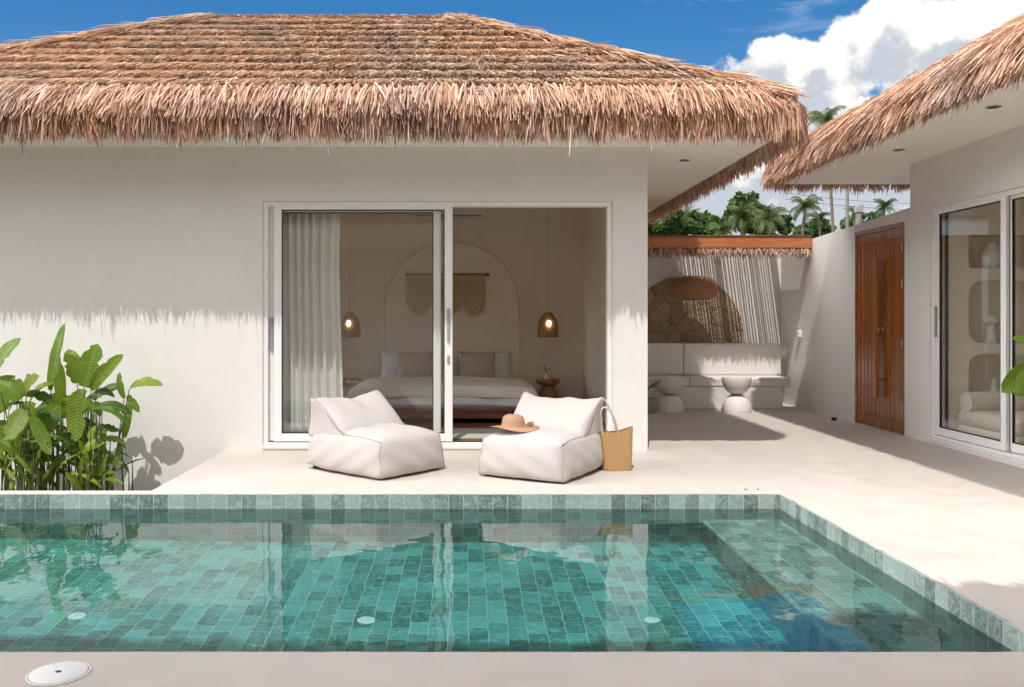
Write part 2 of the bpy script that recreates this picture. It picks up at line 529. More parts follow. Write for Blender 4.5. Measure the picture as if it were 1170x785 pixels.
class MB:
    def __init__(self):
        self.v = []
        self.f = []
        self.uv = {}
        self.smooth = []

    def add(self, verts, faces, smooth=False, uvs=None):
        n = len(self.v)
        self.v += [tuple(x) for x in verts]
        for i, f in enumerate(faces):
            if uvs is not None:
                self.uv[len(self.f)] = uvs[i]
            self.f.append([n + k for k in f])
            self.smooth.append(smooth)
        return self

    def box(self, x0, x1, y0, y1, z0, z1, tf=None):
        vs = [(x0, y0, z0), (x1, y0, z0), (x1, y1, z0), (x0, y1, z0), (x0, y0, z1), (x1, y0, z1), (x1, y1, z1), (x0, y1, z1)]
        fs = [(0, 3, 2, 1), (4, 5, 6, 7), (0, 1, 5, 4), (1, 2, 6, 5), (2, 3, 7, 6), (3, 0, 4, 7)]
        if tf:
            vs = [tf(*p) for p in vs]
        return self.add(vs, fs)

    def quad(self, a, b, c, d, uv=None):
        return self.add([a, b, c, d], [(0, 1, 2, 3)], False, [uv] if uv else None)

    def lathe(self, prof, segs=28, c=(0, 0, 0), squash=1.0):
        vs, fs = [], []
        for (r, z) in prof:
            for k in range(segs):
                a = 2 * PI * k / segs
                vs.append((c[0] + r * math.cos(a), c[1] + r * math.sin(a) * squash, c[2] + z))
        n = len(prof)
        for i in range(n - 1):
            for k in range(segs):
                k2 = (k + 1) % segs
                fs.append((i * segs + k, i * segs + k2, (i + 1) * segs + k2, (i + 1) * segs + k))
        if prof[0][0] > 1e-5:
            fs.append(tuple(reversed(range(segs))))
        if prof[-1][0] > 1e-5:
            fs.append(tuple((n - 1) * segs + k for k in range(segs)))
        return self.add(vs, fs, True)

    def tube(self, pts, r, segs=8, closed=False):
        pts = [Vector(p) for p in pts]
        n = len(pts)
        rs = r if isinstance(r, (list, tuple)) else [r] * n
        vs, fs = [], []
        up = Vector((0.03, 0.05, 1)).normalized()
        for i, p in enumerate(pts):
            if closed:
                d = pts[(i + 1) % n] - pts[i - 1]
            else:
                d = pts[min(i + 1, n - 1)] - pts[max(i - 1, 0)]
            if d.length < 1e-9:
                d = Vector((0, 0, 1))
            d.normalize()
            u = up if abs(d.dot(up)) < 0.96 else Vector((1, 0.1, 0)).normalized()
            a = d.cross(u).normalized()
            b = d.cross(a)
            for k in range(segs):
                t = 2 * PI * k / segs
                vs.append(p + (a * math.cos(t) + b * math.sin(t)) * rs[i])
        m = n if closed else n - 1
        for i in range(m):
            for k in range(segs):
                k2 = (k + 1) % segs
                j = (i + 1) % n
                fs.append((i * segs + k, i * segs + k2, j * segs + k2, j * segs + k))
        if not closed:
            fs.append(tuple(reversed(range(segs))))
            fs.append(tuple((n - 1) * segs + k for k in range(segs)))
        return self.add(vs, fs, True)

    def prism(self, poly, y0, y1, tf=None):
        """poly in (x,z) extruded along y"""
        n = len(poly)
        vs = [(x, y0, z) for x, z in poly] + [(x, y1, z) for x, z in poly]
        if tf:
            vs = [tf(*p) for p in vs]
        fs = [tuple(range(n)), tuple(reversed(range(n, 2 * n)))]
        for i in range(n):
            j = (i + 1) % n
            fs.append((i, i + n, j + n, j))
        return self.add(vs, fs)

    def build(self, name, mat, parent=None, bevel=0.0, seg=2, subsurf=0, solid=0.0, origin=None):
        o_ = wloc(parent) if parent is not None else (Vector(origin) if origin is not None else Vector((0, 0, 0)))
        me = bpy.data.meshes.new(name)
        me.from_pydata([(v[0] - o_.x, v[1] - o_.y, v[2] - o_.z) for v in self.v], [], self.f)
        if self.uv:
            ul = me.uv_layers.new(name='UVMap')
            for pi, uvs in self.uv.items():
                for li, uvv in zip(me.polygons[pi].loop_indices, uvs):
                    ul.data[li].uv = uvv
        me.polygons.foreach_set('use_smooth', self.smooth)
        hard = any(self.smooth)
        bm = bmesh.new()
        bm.from_mesh(me)
        bmesh.ops.recalc_face_normals(bm, faces=bm.faces[:])
        if self.uv or False:
            pass
        bm.to_mesh(me)
        bm.free()
        if hard and len(me.polygons) < 4000:
            me.set_sharp_from_angle(angle=math.radians(52))
        me.materials.append(M[mat] if isinstance(mat, str) else mat)
        ob = bpy.data.objects.new(name, me)
        COL.objects.link(ob)
        if parent is not None:
            ob.parent = parent
        else:
            ob.location = o_
        if solid:
            md = ob.modifiers.new('solid', 'SOLIDIFY')
            md.thickness = solid
        if bevel:
            md = ob.modifiers.new('bevel', 'BEVEL')
            md.width = bevel
            md.segments = seg
            md.limit_method = 'ANGLE'
            md.angle_limit = math.radians(40)
        if subsurf:
            md = ob.modifiers.new('sub', 'SUBSURF')
            md.levels = subsurf
            md.render_levels = subsurf
        return ob


def tag(o, label=None, cat=None, group=None, kind=None):
    if label:
        o['label'] = label
    if cat:
        o['category'] = cat
    if group:
        o['group'] = group
    if kind:
        o['kind'] = kind
    return o


def thing(name, loc, label, cat, group=None):
    o = bpy.data.objects.new(name, None)
    COL.objects.link(o)
    o.empty_display_size = 0.1
    o.location = loc
    return tag(o, label, cat, group)


def copy_tree(o, parent=None):
    c = o.copy()
    COL.objects.link(c)
    if parent is not None:
        c.parent = parent
    for ch in list(o.children):
        copy_tree(ch, c)
    return c


def children_all(o):
    out = []
    for c in o.children:
        out.append(c)
        out += children_all(c)
    return out


def fast_mesh(name, V, quads, tris, mat, parent, smooth=False):
    me = bpy.data.meshes.new(name)
    o_ = np.array(wloc(parent)) if parent is not None else np.zeros(3)
    V = np.asarray(V, dtype=np.float64) - o_
    nq, ntr = len(quads), len(tris)
    me.vertices.add(len(V))
    me.vertices.foreach_set('co', V.astype(np.float32).ravel())
    me.loops.add(nq * 4 + ntr * 3)
    li = np.concatenate([np.asarray(quads, dtype=np.int32).ravel(), np.asarray(tris, dtype=np.int32).ravel()])
    me.loops.foreach_set('vertex_index', li)
    me.polygons.add(nq + ntr)
    ls = np.concatenate([np.arange(nq) * 4, nq * 4 + np.arange(ntr) * 3]).astype(np.int32)
    me.polygons.foreach_set('loop_start', ls)
    me.polygons.foreach_set('use_smooth', np.full(nq + ntr, smooth))
    me.update(calc_edges=True)
    me.validate()
    me.materials.append(M[mat] if isinstance(mat, str) else mat)
    ob = bpy.data.objects.new(name, me)
    COL.objects.link(ob)
    if parent is not None:
        ob.parent = parent
    return ob


class Strands:
    """many straw blades: root, direction, length, droop, width -> 7 verts each (2 quads + tip)"""
    def __init__(self):
        self.V, self.Q, self.T, self.n = [], [], [], 0

    def add(self, root, d, length, droop, width, twist=0.5):
        n = len(root)
        d = d / np.linalg.norm(d, axis=1, keepdims=True)
        up = np.tile(np.array([0, 0, 1.0]), (n, 1))
        side = np.cross(d, up)
        side /= np.maximum(np.linalg.norm(side, axis=1, keepdims=True), 1e-6)
        nor = np.cross(side, d)
        a = RNG.normal(0, twist, n)[:, None]
        side = side * np.cos(a) + nor * np.sin(a)
        L = length[:, None]
        W = width[:, None] * 0.5
        pts = []
        for t in (0.0, 0.38, 0.75, 1.0):
            p = root + d * L * t
            p[:, 2] -= droop * t * t
            pts.append(p)
        ws = (0.8, 1.0, 0.85)
        V = np.empty((n, 8, 3))
        for k in range(3):
            V[:, 2 * k] = pts[k] - side * W * ws[k]
            V[:, 2 * k + 1] = pts[k] + side * W * ws[k]
        V[:, 6] = pts[3] - side * W * 0.34
        V[:, 7] = pts[3] + side * W * 0.34
        b = (np.arange(n) * 8)[:, None] + self.n
        self.V.append(V.reshape(-1, 3))
        self.Q.append(np.concatenate([b + np.array([0, 1, 3, 2]), b + np.array([2, 3, 5, 4]), b + np.array([4, 5, 7, 6])]))
        self.n += n * 8

    def build(self, name, mat, parent):
        return fast_mesh(name, np.concatenate(self.V), np.concatenate(self.Q), np.zeros((0, 3), int), mat, parent)


def ring(x0, x1, y0, y1, r, dens):
    """random points and outward normals on a rounded rectangle; dens = strands per metre per side f r b l"""
    Pn, Nn = [], []
    r = min(r, (x1 - x0) / 2, (y1 - y0) / 2)
    sides = [((x0 + r, y0), (x1 - r, y0), (0, -1), dens[0]), ((x1, y0 + r), (x1, y1 - r), (1, 0), dens[1]),
             ((x1 - r, y1), (x0 + r, y1), (0, 1), dens[2]), ((x0, y1 - r), (x0, y0 + r), (-1, 0), dens[3])]
    for a, b, nn, dn in sides:
        a = np.array(a); b = np.array(b)
        k = int(np.linalg.norm(b - a) * dn)
        if k > 0:
            t = RNG.random(k)[:, None]
            Pn.append(a + (b - a) * t)
            Nn.append(np.tile(np.array(nn, float), (k, 1)))
    for cx, cy, a0, dn in ((x1 - r, y0 + r, -PI / 2, max(dens[0], dens[1])), (x1 - r, y1 - r, 0, max(dens[1], dens[2])),
                           (x0 + r, y1 - r, PI / 2, max(dens[2], dens[3])), (x0 + r, y0 + r, PI, max(dens[3], dens[0]))):
        k = int(PI / 2 * max(r, 0.12) * dn)
        if k > 0:
            a = a0 + RNG.random(k) * PI / 2
            nn = np.stack([np.cos(a), np.sin(a)], 1)
            Pn.append(np.array([cx, cy]) + nn * r)
            Nn.append(nn)
    return np.concatenate(Pn), np.concatenate(Nn)


def thatch_roof(parent, x0, x1, y0, y1, ze, tanS, dens, fr, course=0.31, fsc=1.0, lean=0.0):
    S = math.atan(tanS)
    cS, sS = math.cos(S), math.sin(S)
    half = min(x1 - x0, y1 - y0) / 2
    # base hip roof just under the straw
    mb = MB()
    e = 0.17
    X0, X1, Y0, Y1 = x0 + e, x1 - e, y0 + e, y1 - e
    h = min(X1 - X0, Y1 - Y0) / 2
    zt = ze + 0.06 + h * tanS
    zb = ze + 0.06
    if (X1 - X0) >= (Y1 - Y0):
        ra, rb = (X0 + h, (Y0 + Y1) / 2, zt), (X1 - h, (Y0 + Y1) / 2, zt)
        vs = [(X0, Y0, zb), (X1, Y0, zb), (X1, Y1, zb), (X0, Y1, zb), ra, rb]
        fs = [(0, 1, 5, 4), (1, 2, 5), (2, 3, 4, 5), (3, 0, 4)]
    else:
        ra, rb = ((X0 + X1) / 2, Y0 + h, zt), ((X0 + X1) / 2, Y1 - h, zt)
        vs = [(X0, Y0, zb), (X1, Y0, zb), (X1, Y1, zb), (X0, Y1, zb), ra, rb]
        fs = [(0, 1, 4), (1, 2, 5, 4), (2, 3, 5), (3, 0, 4, 5)]
    n = len(vs)
    vs += [(x, y, z - 0.10) for x, y, z in vs[:4]]
    fs += [(0, 6, 7, 1), (1, 7, 8, 2), (2, 8, 9, 3), (3, 9, 6, 0)]
    mb.add(vs, fs)
    roof = mb.build('roof', 'underthatch', parent)
    # courses
    st = Strands()
    ds = np.arange(0.10, half - 0.02, course * cS)
    for i, d in enumerate(ds):
        for layer in range(3):
            P2, N2 = ring(x0 + d, x1 - d, y0 + d, y1 - d, 0.22, [q / 3 for q in dens])
            k = len(P2)
            T2 = np.stack([-N2[:, 1], N2[:, 0]], 1)
            L = RNG.normal(0.40, 0.03, k)
            lift = RNG.uniform(0.03, 0.07, k) + 0.03 * layer
            tip_in = RNG.normal(0, 0.016, k)
            wob = 0.012 * np.sin(P2[:, 0] * 1.7 + i) + 0.012 * np.sin(P2[:, 1] * 2.3 + i * 2)
            back = np.minimum(L * cS + tip_in + wob, half - d - 0.01)
            L = back / cS + 0.02
            root = np.empty((k, 3))
            root[:, :2] = P2 - N2 * back[:, None]
            root[:, 2] = ze + (d + back) * tanS - 0.035 + 0.012 * layer
            jl = RNG.normal(0, 0.20, k)
            dr = np.empty((k, 3))
            dr[:, :2] = N2 * cS + T2 * jl[:, None]
            dr[:, 2] = -sS + lift * 1.6
            st.add(root, dr, L, RNG.uniform(-0.01, 0.03, k), RNG.uniform(0.006, 0.014, k), 0.6)
    # hips and ridge caps
    corners = [(x0, y0, 1, 1), (x1, y0, -1, 1), (x1, y1, -1, -1), (x0, y1, 1, -1)]
    hd = [dens[0], dens[0], dens[2], dens[0]]
    for (cx, cy, sx, sy), dn in zip(corners, hd):
        k = int(half * 1.5 * dn * 0.9)
        t = RNG.uniform(0.10, 1.0, k) * half
        root = np.stack([cx + sx * t, cy + sy * t, ze + t * tanS + RNG.uniform(0.0, 0.05, k)], 1)
        root[:, 0] += RNG.normal(0, 0.05, k)
        root[:, 1] += RNG.normal(0, 0.05, k)
        dr = np.stack([np.full(k, -sx * 0.7) + RNG.normal(0, 0.22, k), np.full(k, -sy * 0.7) + RNG.normal(0, 0.22, k), np.full(k, -tanS * 0.72) + RNG.normal(0, 0.06, k)], 1)
        st.add(root, dr, RNG.uniform(0.22, 0.42, k), RNG.uniform(0.0, 0.03, k), RNG.uniform(0.008, 0.015, k), 0.8)
    ra, rb = np.array(ra), np.array(rb)
    k = int(np.linalg.norm(rb - ra) * dens[0] * 1.3)
    t = RNG.random(k)[:, None]
    root = ra + (rb - ra) * t
    root[:, 2] += RNG.uniform(0.0, 0.05, k)
    ax = (rb - ra) / max(np.linalg.norm(rb - ra), 1e-6)
    sd = np.array([-ax[1], ax[0], 0.0])
    sg = np.where(RNG.random(k) < 0.5, -1.0, 1.0)[:, None]
    dr = ax * RNG.normal(0, 1.0, k)[:, None] + sd * sg * RNG.uniform(0.25, 0.9, k)[:, None] + np.array([0, 0, 1.0]) * RNG.normal(-0.30, 0.08, k)[:, None]
    root = root - sd * sg * 0.08
    st.add(root, dr, RNG.uniform(0.2, 0.42, k), RNG.uniform(0.0, 0.05, k), RNG.uniform(0.008, 0.015, k), 0.8)
    st.build('straw_courses', 'thatch', roof)
    # eave fringe: thick drooping top layer, hanging layers under it
    sf = Strands()
    for d, zoff, outw, down, Lm, Ls, drp, mult in ((0.27, 0.035, 1.0, -0.45, 0.33, 0.020, 0.10, 0.75), (0.23, 0.015, 1.0, -0.62, 0.32, 0.020, 0.10, 0.60),
                                                   (0.065 + 0.14 * lean, -0.030, 0.13 + lean, -1.0 + 0.3 * lean, 0.285 + 0.06 * lean, 0.030, -0.01, 0.85), (0.09 + 0.16 * lean, -0.045, 0.09 + lean, -1.0 + 0.3 * lean, 0.29 + 0.06 * lean, 0.030, 0.0, 0.95),
                                                   (0.15 + 0.16 * lean, -0.08, 0.04 + lean, -1.0 + 0.3 * lean, 0.26 + 0.05 * lean, 0.03, 0.0, 0.55)):
        P2, N2 = ring(x0 + d, x1 - d, y0 + d, y1 - d, 0.22, [q * mult for q in fr])
        k = len(P2)
        T2 = np.stack([-N2[:, 1], N2[:, 0]], 1)
        sc_ = (P2 * T2).sum(1)
        sp_ = 0.062 + 0.02 * (mult * 10 % 1)
        cl_id = np.floor(sc_ / sp_)
        tgt = (cl_id + 0.5 + 0.3 * np.sin(cl_id * 12.9898)) * sp_
        P2 = P2 + T2 * ((tgt - sc_) * RNG.uniform(0.25, 0.85, k))[:, None]
        root = np.empty((k, 3))
        root[:, :2] = P2 + N2 * RNG.normal(0, 0.03, k)[:, None]
        root[:, 2] = ze + d * tanS + zoff - 0.05 * (1 - fsc) / 0.15 + RNG.normal(0, 0.018, k)
        cl = 0.16 * np.sin(P2[:, 0] * 9.1 + P2[:, 1] * 8.3) + 0.12 * np.sin(P2[:, 0] * 23.0 + P2[:, 1] * 21.0 + 1.0)
        jl = RNG.normal(0, 0.15, k) + cl * 0.6
        dr = np.empty((k, 3))
        dr[:, :2] = N2 * outw * RNG.uniform(0.7, 1.3, k)[:, None] + T2 * jl[:, None]
        dr[:, 2] = down
        L = RNG.normal(Lm, Ls, k) * fsc + np.abs(cl) * 0.08 + 0.022 * np.sin(cl_id * 78.233)
        jl = jl + 0.10 * np.sin(cl_id * 39.17)
        dr[:, :2] += T2 * (0.12 * np.sin(cl_id * 39.17))[:, None]
        L = np.where(RNG.random(k) < 0.008, L + RNG.uniform(0.05, 0.12, k), L)
        sf.add(root, dr, L, drp * (1 - 0.5 * lean) * RNG.uniform(0.7, 1.3, k), RNG.uniform(0.007, 0.017, k), 0.5)
    sf.build('eave_fringe', 'fringe', roof)
    return roof


# ------------------------------------------------------------------ sun direction
SUN = Vector((0.24, 1.0, -1.85)).normalized()

# ------------------------------------------------------------------ ground, deck, pool
mb = MB()
mb.quad((-600, -600, -0.46), (600, -600, -0.46), (600, 600, -0.46), (-600, 600, -0.46))
g = mb.build('ground', 'ground')
# hole for the pool: ground sheet is cut by building four strips instead
bpy.data.objects.remove(g)
PX0, PX1, PY0, PY1 = -5.6, 2.22, 3.29, 6.228
ZW = -0.105
ZF = -0.98
ZS = -0.43
SX = 1.65
mb = MB()
for x0, x1, y0, y1 in ((-600, 600, 6.6, 600), (-600, 600, -600, 3.0), (-600, -5.9, 3.0, 6.6), (2.5, 600, 3.0, 6.6)):
    mb.quad((x0, y0, -0.46), (x1, y0, -0.46), (x1, y1, -0.46), (x0, y1, -0.46))
tag(mb.build('ground', 'ground'), kind='structure')

mb = MB()
e = 0.012
mb.box(-2.3, 12, PY1 + e, 14.2, -0.5, 0)
mb.box(PX1 + e, 12, -6, PY1 + e, -0.5, 0)
mb.box(-9, PX1 + e, -6, PY0 - e, -0.5, 0)
mb.box(-9, PX0 - e, PY0 - e, PY1 + 0.13, -0.5, 0)
mb.box(PX0 - e, -2.3, PY1 + e, PY1 + 0.13, -0.5, 0)
tag(mb.build('deck', 'deck'), kind='structure')

mb = MB()
mb.quad((-9, 6.36, -0.44), (-2.3, 6.36, -0.44), (-2.3, 8.28, -0.44), (-9, 8.28, -0.44))
tag(mb.build('planter_soil', 'soil'), kind='structure')


def tile_wall(mb, a, b, z0, z1, u0=0.0):
    a = Vector(a); b = Vector(b)
    L = (b - a).length
    uv = [(u0, -(z1 - z0) - 0.0), (u0 + L, -(z1 - z0)), (u0 + L, 0), (u0, 0)]
    mb.quad((a.x, a.y, z0), (b.x, b.y, z0), (b.x, b.y, z1), (a.x, a.y, z1), uv)


mb = MB()
zt = -0.002
tile_wall(mb, (PX0, PY1), (PX1, PY1), ZF, zt)
tile_wall(mb, (PX1, PY1), (PX1, PY0), ZF, zt, 0.03)
tile_wall(mb, (PX1, PY0), (PX0, PY0), ZF, zt)
tile_wall(mb, (PX0, PY0), (PX0, PY1), ZF, zt)
tile_wall(mb, (SX, PY1 - 0.001), (SX, PY0 + 0.001), ZF, ZS)
# slim tile edge between the face and the deck
for a, b, a2, b2 in (((PX0, PY1), (PX1, PY1), (PX0, PY1 + e), (PX1 + e, PY1 + e)), ((PX1, PY1), (PX1, PY0), (PX1 + e, PY1 + e), (PX1 + e, PY0 - e)),
                     ((PX1, PY0), (PX0, PY0), (PX1 + e, PY0 - e), (PX0 - e, PY0 - e))):
    L = (Vector(b) - Vector(a)).length
    mb.quad((*a, zt), (*b, zt), (*b2, zt + 0.001), (*a2, zt + 0.001), [(0, 0.1), (L, 0.1), (L, 0.112), (0, 0.112)])
pool_walls = mb.build('pool_walls', 'tile_wall')
tag(pool_walls, kind='structure')
mb = MB()


def tile_flat(mb, x0, x1, y0, y1, z):
    mb.quad((x0, y0, z), (x1, y0, z), (x1, y1, z), (x0, y1, z), [(x0, y0), (x1, y0), (x1, y1), (x0, y1)])


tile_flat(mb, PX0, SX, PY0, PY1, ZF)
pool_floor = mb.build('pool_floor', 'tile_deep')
tag(pool_floor, kind='structure')
mb = MB()
tile_flat(mb, SX, PX1, PY0, PY1, ZS)
pool_ledge = mb.build('pool_ledge', 'tile_floor')
tag(pool_ledge, kind='structure')

# water: gently rippled sheet
nx, ny = 620, 240
xs = np.linspace(PX0, PX1, nx)
ys = np.linspace(PY0, PY1, ny)
XX, YY = np.meshgrid(xs, ys)
ZZ = np.full_like(XX, ZW)
rw = np.random.default_rng(3)
for i in range(40):
    a = rw.uniform(0, 2 * PI)
    wl = rw.uniform(0.12, 0.8) if i < 22 else rw.uniform(0.07, 0.16)
    k = 2 * PI / wl
    ZZ += 0.00030 * wl * rw.uniform(0.4, 1.0) * np.sin(k * (XX * math.cos(a) + YY * math.sin(a)) + rw.uniform(0, 6.28))
V = np.stack([XX.ravel(), YY.ravel(), ZZ.ravel()], 1)
idx = np.arange(nx * ny).reshape(ny, nx)
Q = np.stack([idx[:-1, :-1].ravel(), idx[:-1, 1:].ravel(), idx[1:, 1:].ravel(), idx[1:, :-1].ravel()], 1)
water = fast_mesh('pool_water', V, Q, np.zeros((0, 3), int), 'water', None, True)
tag(water, kind='structure')
for o in (pool_walls, pool_floor, pool_ledge):
    o.cycles.is_caustics_receiver = True
water.cycles.is_caustics_caster = True

# round fittings on the pool floor
for px, lab in ((-2.14, 'white round pool inlet on the floor near the left edge'), (-0.562, 'white round pool inlet in the middle of the pool floor'), (1.01, 'white round pool inlet on the floor beside the underwater bench')):
    mb = MB()
    mb.lathe([(0.046, 0.0), (0.046, 0.010), (0.039, 0.014), (0.016, 0.015), (0.014, 0.011), (0.0, 0.011)], 32, (px, 4.80, ZF + 0.001))
    o = mb.build('pool_inlet', 'white_plastic', origin=(px, 4.80, ZF))
    o.cycles.is_caustics_receiver = True
    tag(o, lab, 'pool fitting', 'round inlets on the pool floor')

# skimmer lid in the front deck
c = Vector(((67 - 535) * 3.08 / F, 3.08, 0))
sk = thing('skimmer_lid', c, 'round white skimmer lid set in the grey front pool deck', 'pool lid')
mb = MB()
mb.lathe([(0.096, 0.001), (0.096, 0.005), (0.091, 0.0075), (0.012, 0.0085), (0.011, 0.006), (0.0, 0.006)], 48, c)
mb.build('lid_plate', 'white_plastic', sk)
mb = MB()
mb.lathe([(0.105, 0.0008), (0.105, 0.003), (0.099, 0.004), (0.099, 0.0008)], 48, c)
mb.build('lid_rim', 'white_plastic', sk)
mb = MB()
mb.lathe([(0.010, 0.0062), (0.010, 0.007), (0, 0.007)], 12, c)
mb.build('finger_hole', 'black', sk)

# ------------------------------------------------------------------ main bungalow
YF = 8.28
main = thing('thatched_bungalow', (-1.8, YF, 0), 'white bungalow with a big hipped straw roof and open sliding door to the bedroom', 'bungalow')
XR = 1.697
ZSOF = 2.873
DX0, DX1, DZ1 = -1.946, 1.366, 2.36
WY1 = YF + 0.15
mb = MB()
mb.box(-6.0, DX0, YF, WY1, -0.46, ZSOF + 0.01)
mb.box(DX1, XR, YF, WY1, -0.46, ZSOF + 0.01)
mb.box(DX0, DX1, YF, WY1, DZ1, ZSOF + 0.01)
mb.box(DX0, DX1, YF, WY1, -0.46, 0.02)
mb.box(1.60, XR, WY1, 12.9, -0.46, ZSOF + 0.01)
mb.box(-6.0, 1.60, 12.75, 12.9, -0.46, ZSOF + 0.01)
mb.box(-6.0, -5.85, WY1, 8.9, -0.46, ZSOF + 0.01)
mb.box(-6.0, -5.85, 12.3, 12.75, -0.46, ZSOF + 0.01)
mb.box(-6.0, -5.85, 8.9, 12.3, -0.46, 0.1)
mb.box(-6.0, -5.85, 8.9, 12.3, 2.5, ZSOF + 0.01)
mb.build('wall', 'wall', main)
mb = MB()
mb.box(-2.75, -2.60, WY1 + 0.002, 9.0, 0.0, ZSOF - 0.002)
mb.box(-2.75, -2.60, 9.0, 11.7, 2.55, ZSOF - 0.002)  # only a lintel here: opening added so side daylight reaches the bedroom
mb.box(-2.75, -2.60, 11.7, 12.0, 0.0, ZSOF - 0.002)
mb.box(-2.75, 1.56, 12.0, 12.15, 0.0, ZSOF - 0.002)
mb.box(1.56, 1.598, WY1 + 0.002, 12.15, 0.0, ZSOF - 0.002)
mb.build('bedroom_wall', 'inner', main)
mb = MB()  # unseen side window, added to bring daylight into the bedroom
for ya, yb, za, zb_ in ((8.901, 8.96, 0.101, 2.499), (12.24, 12.299, 0.101, 2.499), (8.96, 12.24, 2.44, 2.499), (8.96, 12.24, 0.101, 0.16), (10.57, 10.63, 0.16, 2.44)):
    mb.box(-5.96, -5.90, ya, yb, za, zb_)
wf = mb.build('added_window', 'alu', main)
mb = MB()
mb.box(-5.935, -5.929, 8.965, 10.565, 0.165, 2.435)
mb.box(-5.935, -5.929, 10.635, 12.235, 0.165, 2.435)
mb.build('added_window_pane', 'glass', wf)
# arched plaster relief behind the bed
mb = MB()
r = 76 / 1000 * 12.0
cx = (517 - 535) / 1000 * 12.0
zc = CAMZ + (364 - 353) / 1000 * 12.0
poly = [(cx + r, 0.10)]
for i in range(33):
    a = PI * i / 32
    poly.append((cx + r * math.cos(a), zc + r * math.sin(a)))
zl = CAMZ + (364 - 307) / 1000 * 12
poly.append((cx - r, 0.10))
mb.prism(poly, 11.93, 12.001)
mb.build('arch_relief', 'inner', main, bevel=0.010, seg=3)
mb = MB()
mb.box(-1.56, cx - r - 0.004, 11.975, 12.001, 0.1, zl)
mb.build('plaster_panel', 'inner', main, bevel=0.01, seg=3)
# soffit slab doubles as the ceiling
mb = MB()
mb.box(-6.18, 2.77, 7.64, 13.75, ZSOF, 2.94)
sof = mb.build('soffit', 'soffit', main)
for px, py in ((782, 183), (470, 183)):
    pass
MR = thatch_roof(main, -6.36, 2.96, 7.45, 13.93, 3.10, 0.565, [760, 420, 60, 120], [700, 500, 280, 280])


def sliding_frame(mbf, tf, u0, u1, z0, z1):
    d0, d1 = 0.02, 0.13
    w = 0.045
    mbf.box(u0, u0 + w, d0, d1, z0, z1, tf)
    mbf.box(u1 - w, u1, d0, d1, z0, z1, tf)
    mbf.box(u0 + w, u1 - w, d0, d1, z1 - w, z1, tf)
    mbf.box(u0 + w, u1 - w, d0, d1, z0, z0 + 0.028, tf)
    # dark channels either side of the rails
    return mbf


def sash(parent, tf, u0, u1, z0, z1, d, name='sliding_sash', lab=None, handle=None, lock=False, ws=0.075):
    wr, wb, t = 0.06, 0.075, 0.032
    mbs = MB()
    mbs.box(u0, u0 + ws, d, d + t, z0, z1, tf)
    mbs.box(u1 - ws, u1, d, d + t, z0, z1, tf)
    mbs.box(u0 + ws, u1 - ws, d, d + t, z1 - wr, z1, tf)
    mbs.box(u0 + ws, u1 - ws, d, d + t, z0, z0 + wb, tf)
    s = mbs.build(name, 'alu', parent, bevel=0.003, seg=1)
    if lab:
        s['label'] = lab
    mbp = MB()
    gz0, gz1, gu0, gu1 = z0 + wb, z1 - wr, u0 + ws, u1 - ws
    mbp.box(gu0 + 0.004, gu1 - 0.004, d + 0.012, d + 0.018, gz0 + 0.004, gz1 - 0.004, tf)
    mbp.build('glass_pane', 'glass', s)
    mbk = MB()
    k = 0.010
    a, b = d + 0.004, d + 0.026
    mbk.box(gu0 - 0.001, gu0 + k, a, b, gz0, gz1, tf)
    mbk.box(gu1 - k, gu1 + 0.001, a, b, gz0, gz1, tf)
    mbk.box(gu0 + k, gu1 - k, a, b, gz1 - k, gz1 + 0.001, tf)
    mbk.box(gu0 + k, gu1 - k, a, b, gz0 - 0.001, gz0 + k, tf)
    mbk.build('gasket', 'black', s)
    if handle is not None:
        hu, hz = handle
        mbh = MB()
        mbh.box(hu - 0.013, hu + 0.013, d - 0.022, d + 0.002, hz - 0.155, hz + 0.155, tf)
        mbh.build('handle', 'alu2', s, bevel=0.005)
        if lock:
            mbh = MB()
            mbh.box(hu - 0.012, hu + 0.012, d - 0.010, d + 0.002, hz - 0.37, hz - 0.29, tf)
            mbh.build('lock', 'alu2', s, bevel=0.004)
    return s


def tf_main(u, d, z):
    return (u, YF + d, z)


mbf = sliding_frame(MB(), tf_main, DX0 + 0.001, DX1 - 0.001, 0.045, DZ1 - 0.001)
frm = mbf.build('door_frame', 'alu', main, bevel=0.003, seg=1)
mb = MB()
mb.box(DX0 + 0.046, DX1 - 0.046, 0.062, 0.066, 0.0735, 0.080, tf_main)
mb.box(DX0 + 0.046, DX1 - 0.046, 0.105, 0.109, 0.0735, 0.080, tf_main)
mb.build('track', 'black', frm)
mb = MB()
mb.box(DX0 + 0.001, DX1 - 0.001, -0.012, 0.30, 0.021, 0.0445, tf_main)
mb.build('door_sill', 'wall', main)
sash(main, tf_main, -1.846, -0.149, 0.083, 2.345, 0.026, lab='front sliding sash pushed to the left of the opening', handle=(-0.187, 1.19), lock=True)
sash(main, tf_main, -1.900, -0.262, 0.083, 2.325, 0.072, lab='rear sliding sash parked behind the front one', handle=(-1.872, 1.10), ws=0.07)


def downlight(parent, x, y, z):
    m_ = MB()
    m_.lathe([(0.055, 0.0), (0.055, -0.006), (0.045, -0.008), (0.042, 0.0)], 24, (x, y, z))
    o = m_.build('downlight_trim', 'alu2', parent)
    m2 = MB()
    m2.lathe([(0.042, -0.001), (0.0, -0.001)], 24, (x, y, z))
    m2.build('lamp_disc', 'white_plastic', o)


Yd = (ZSOF - CAMZ) * F / (364 - 183)
downlight(sof, (782 - 535) * Yd / F, Yd, ZSOF)

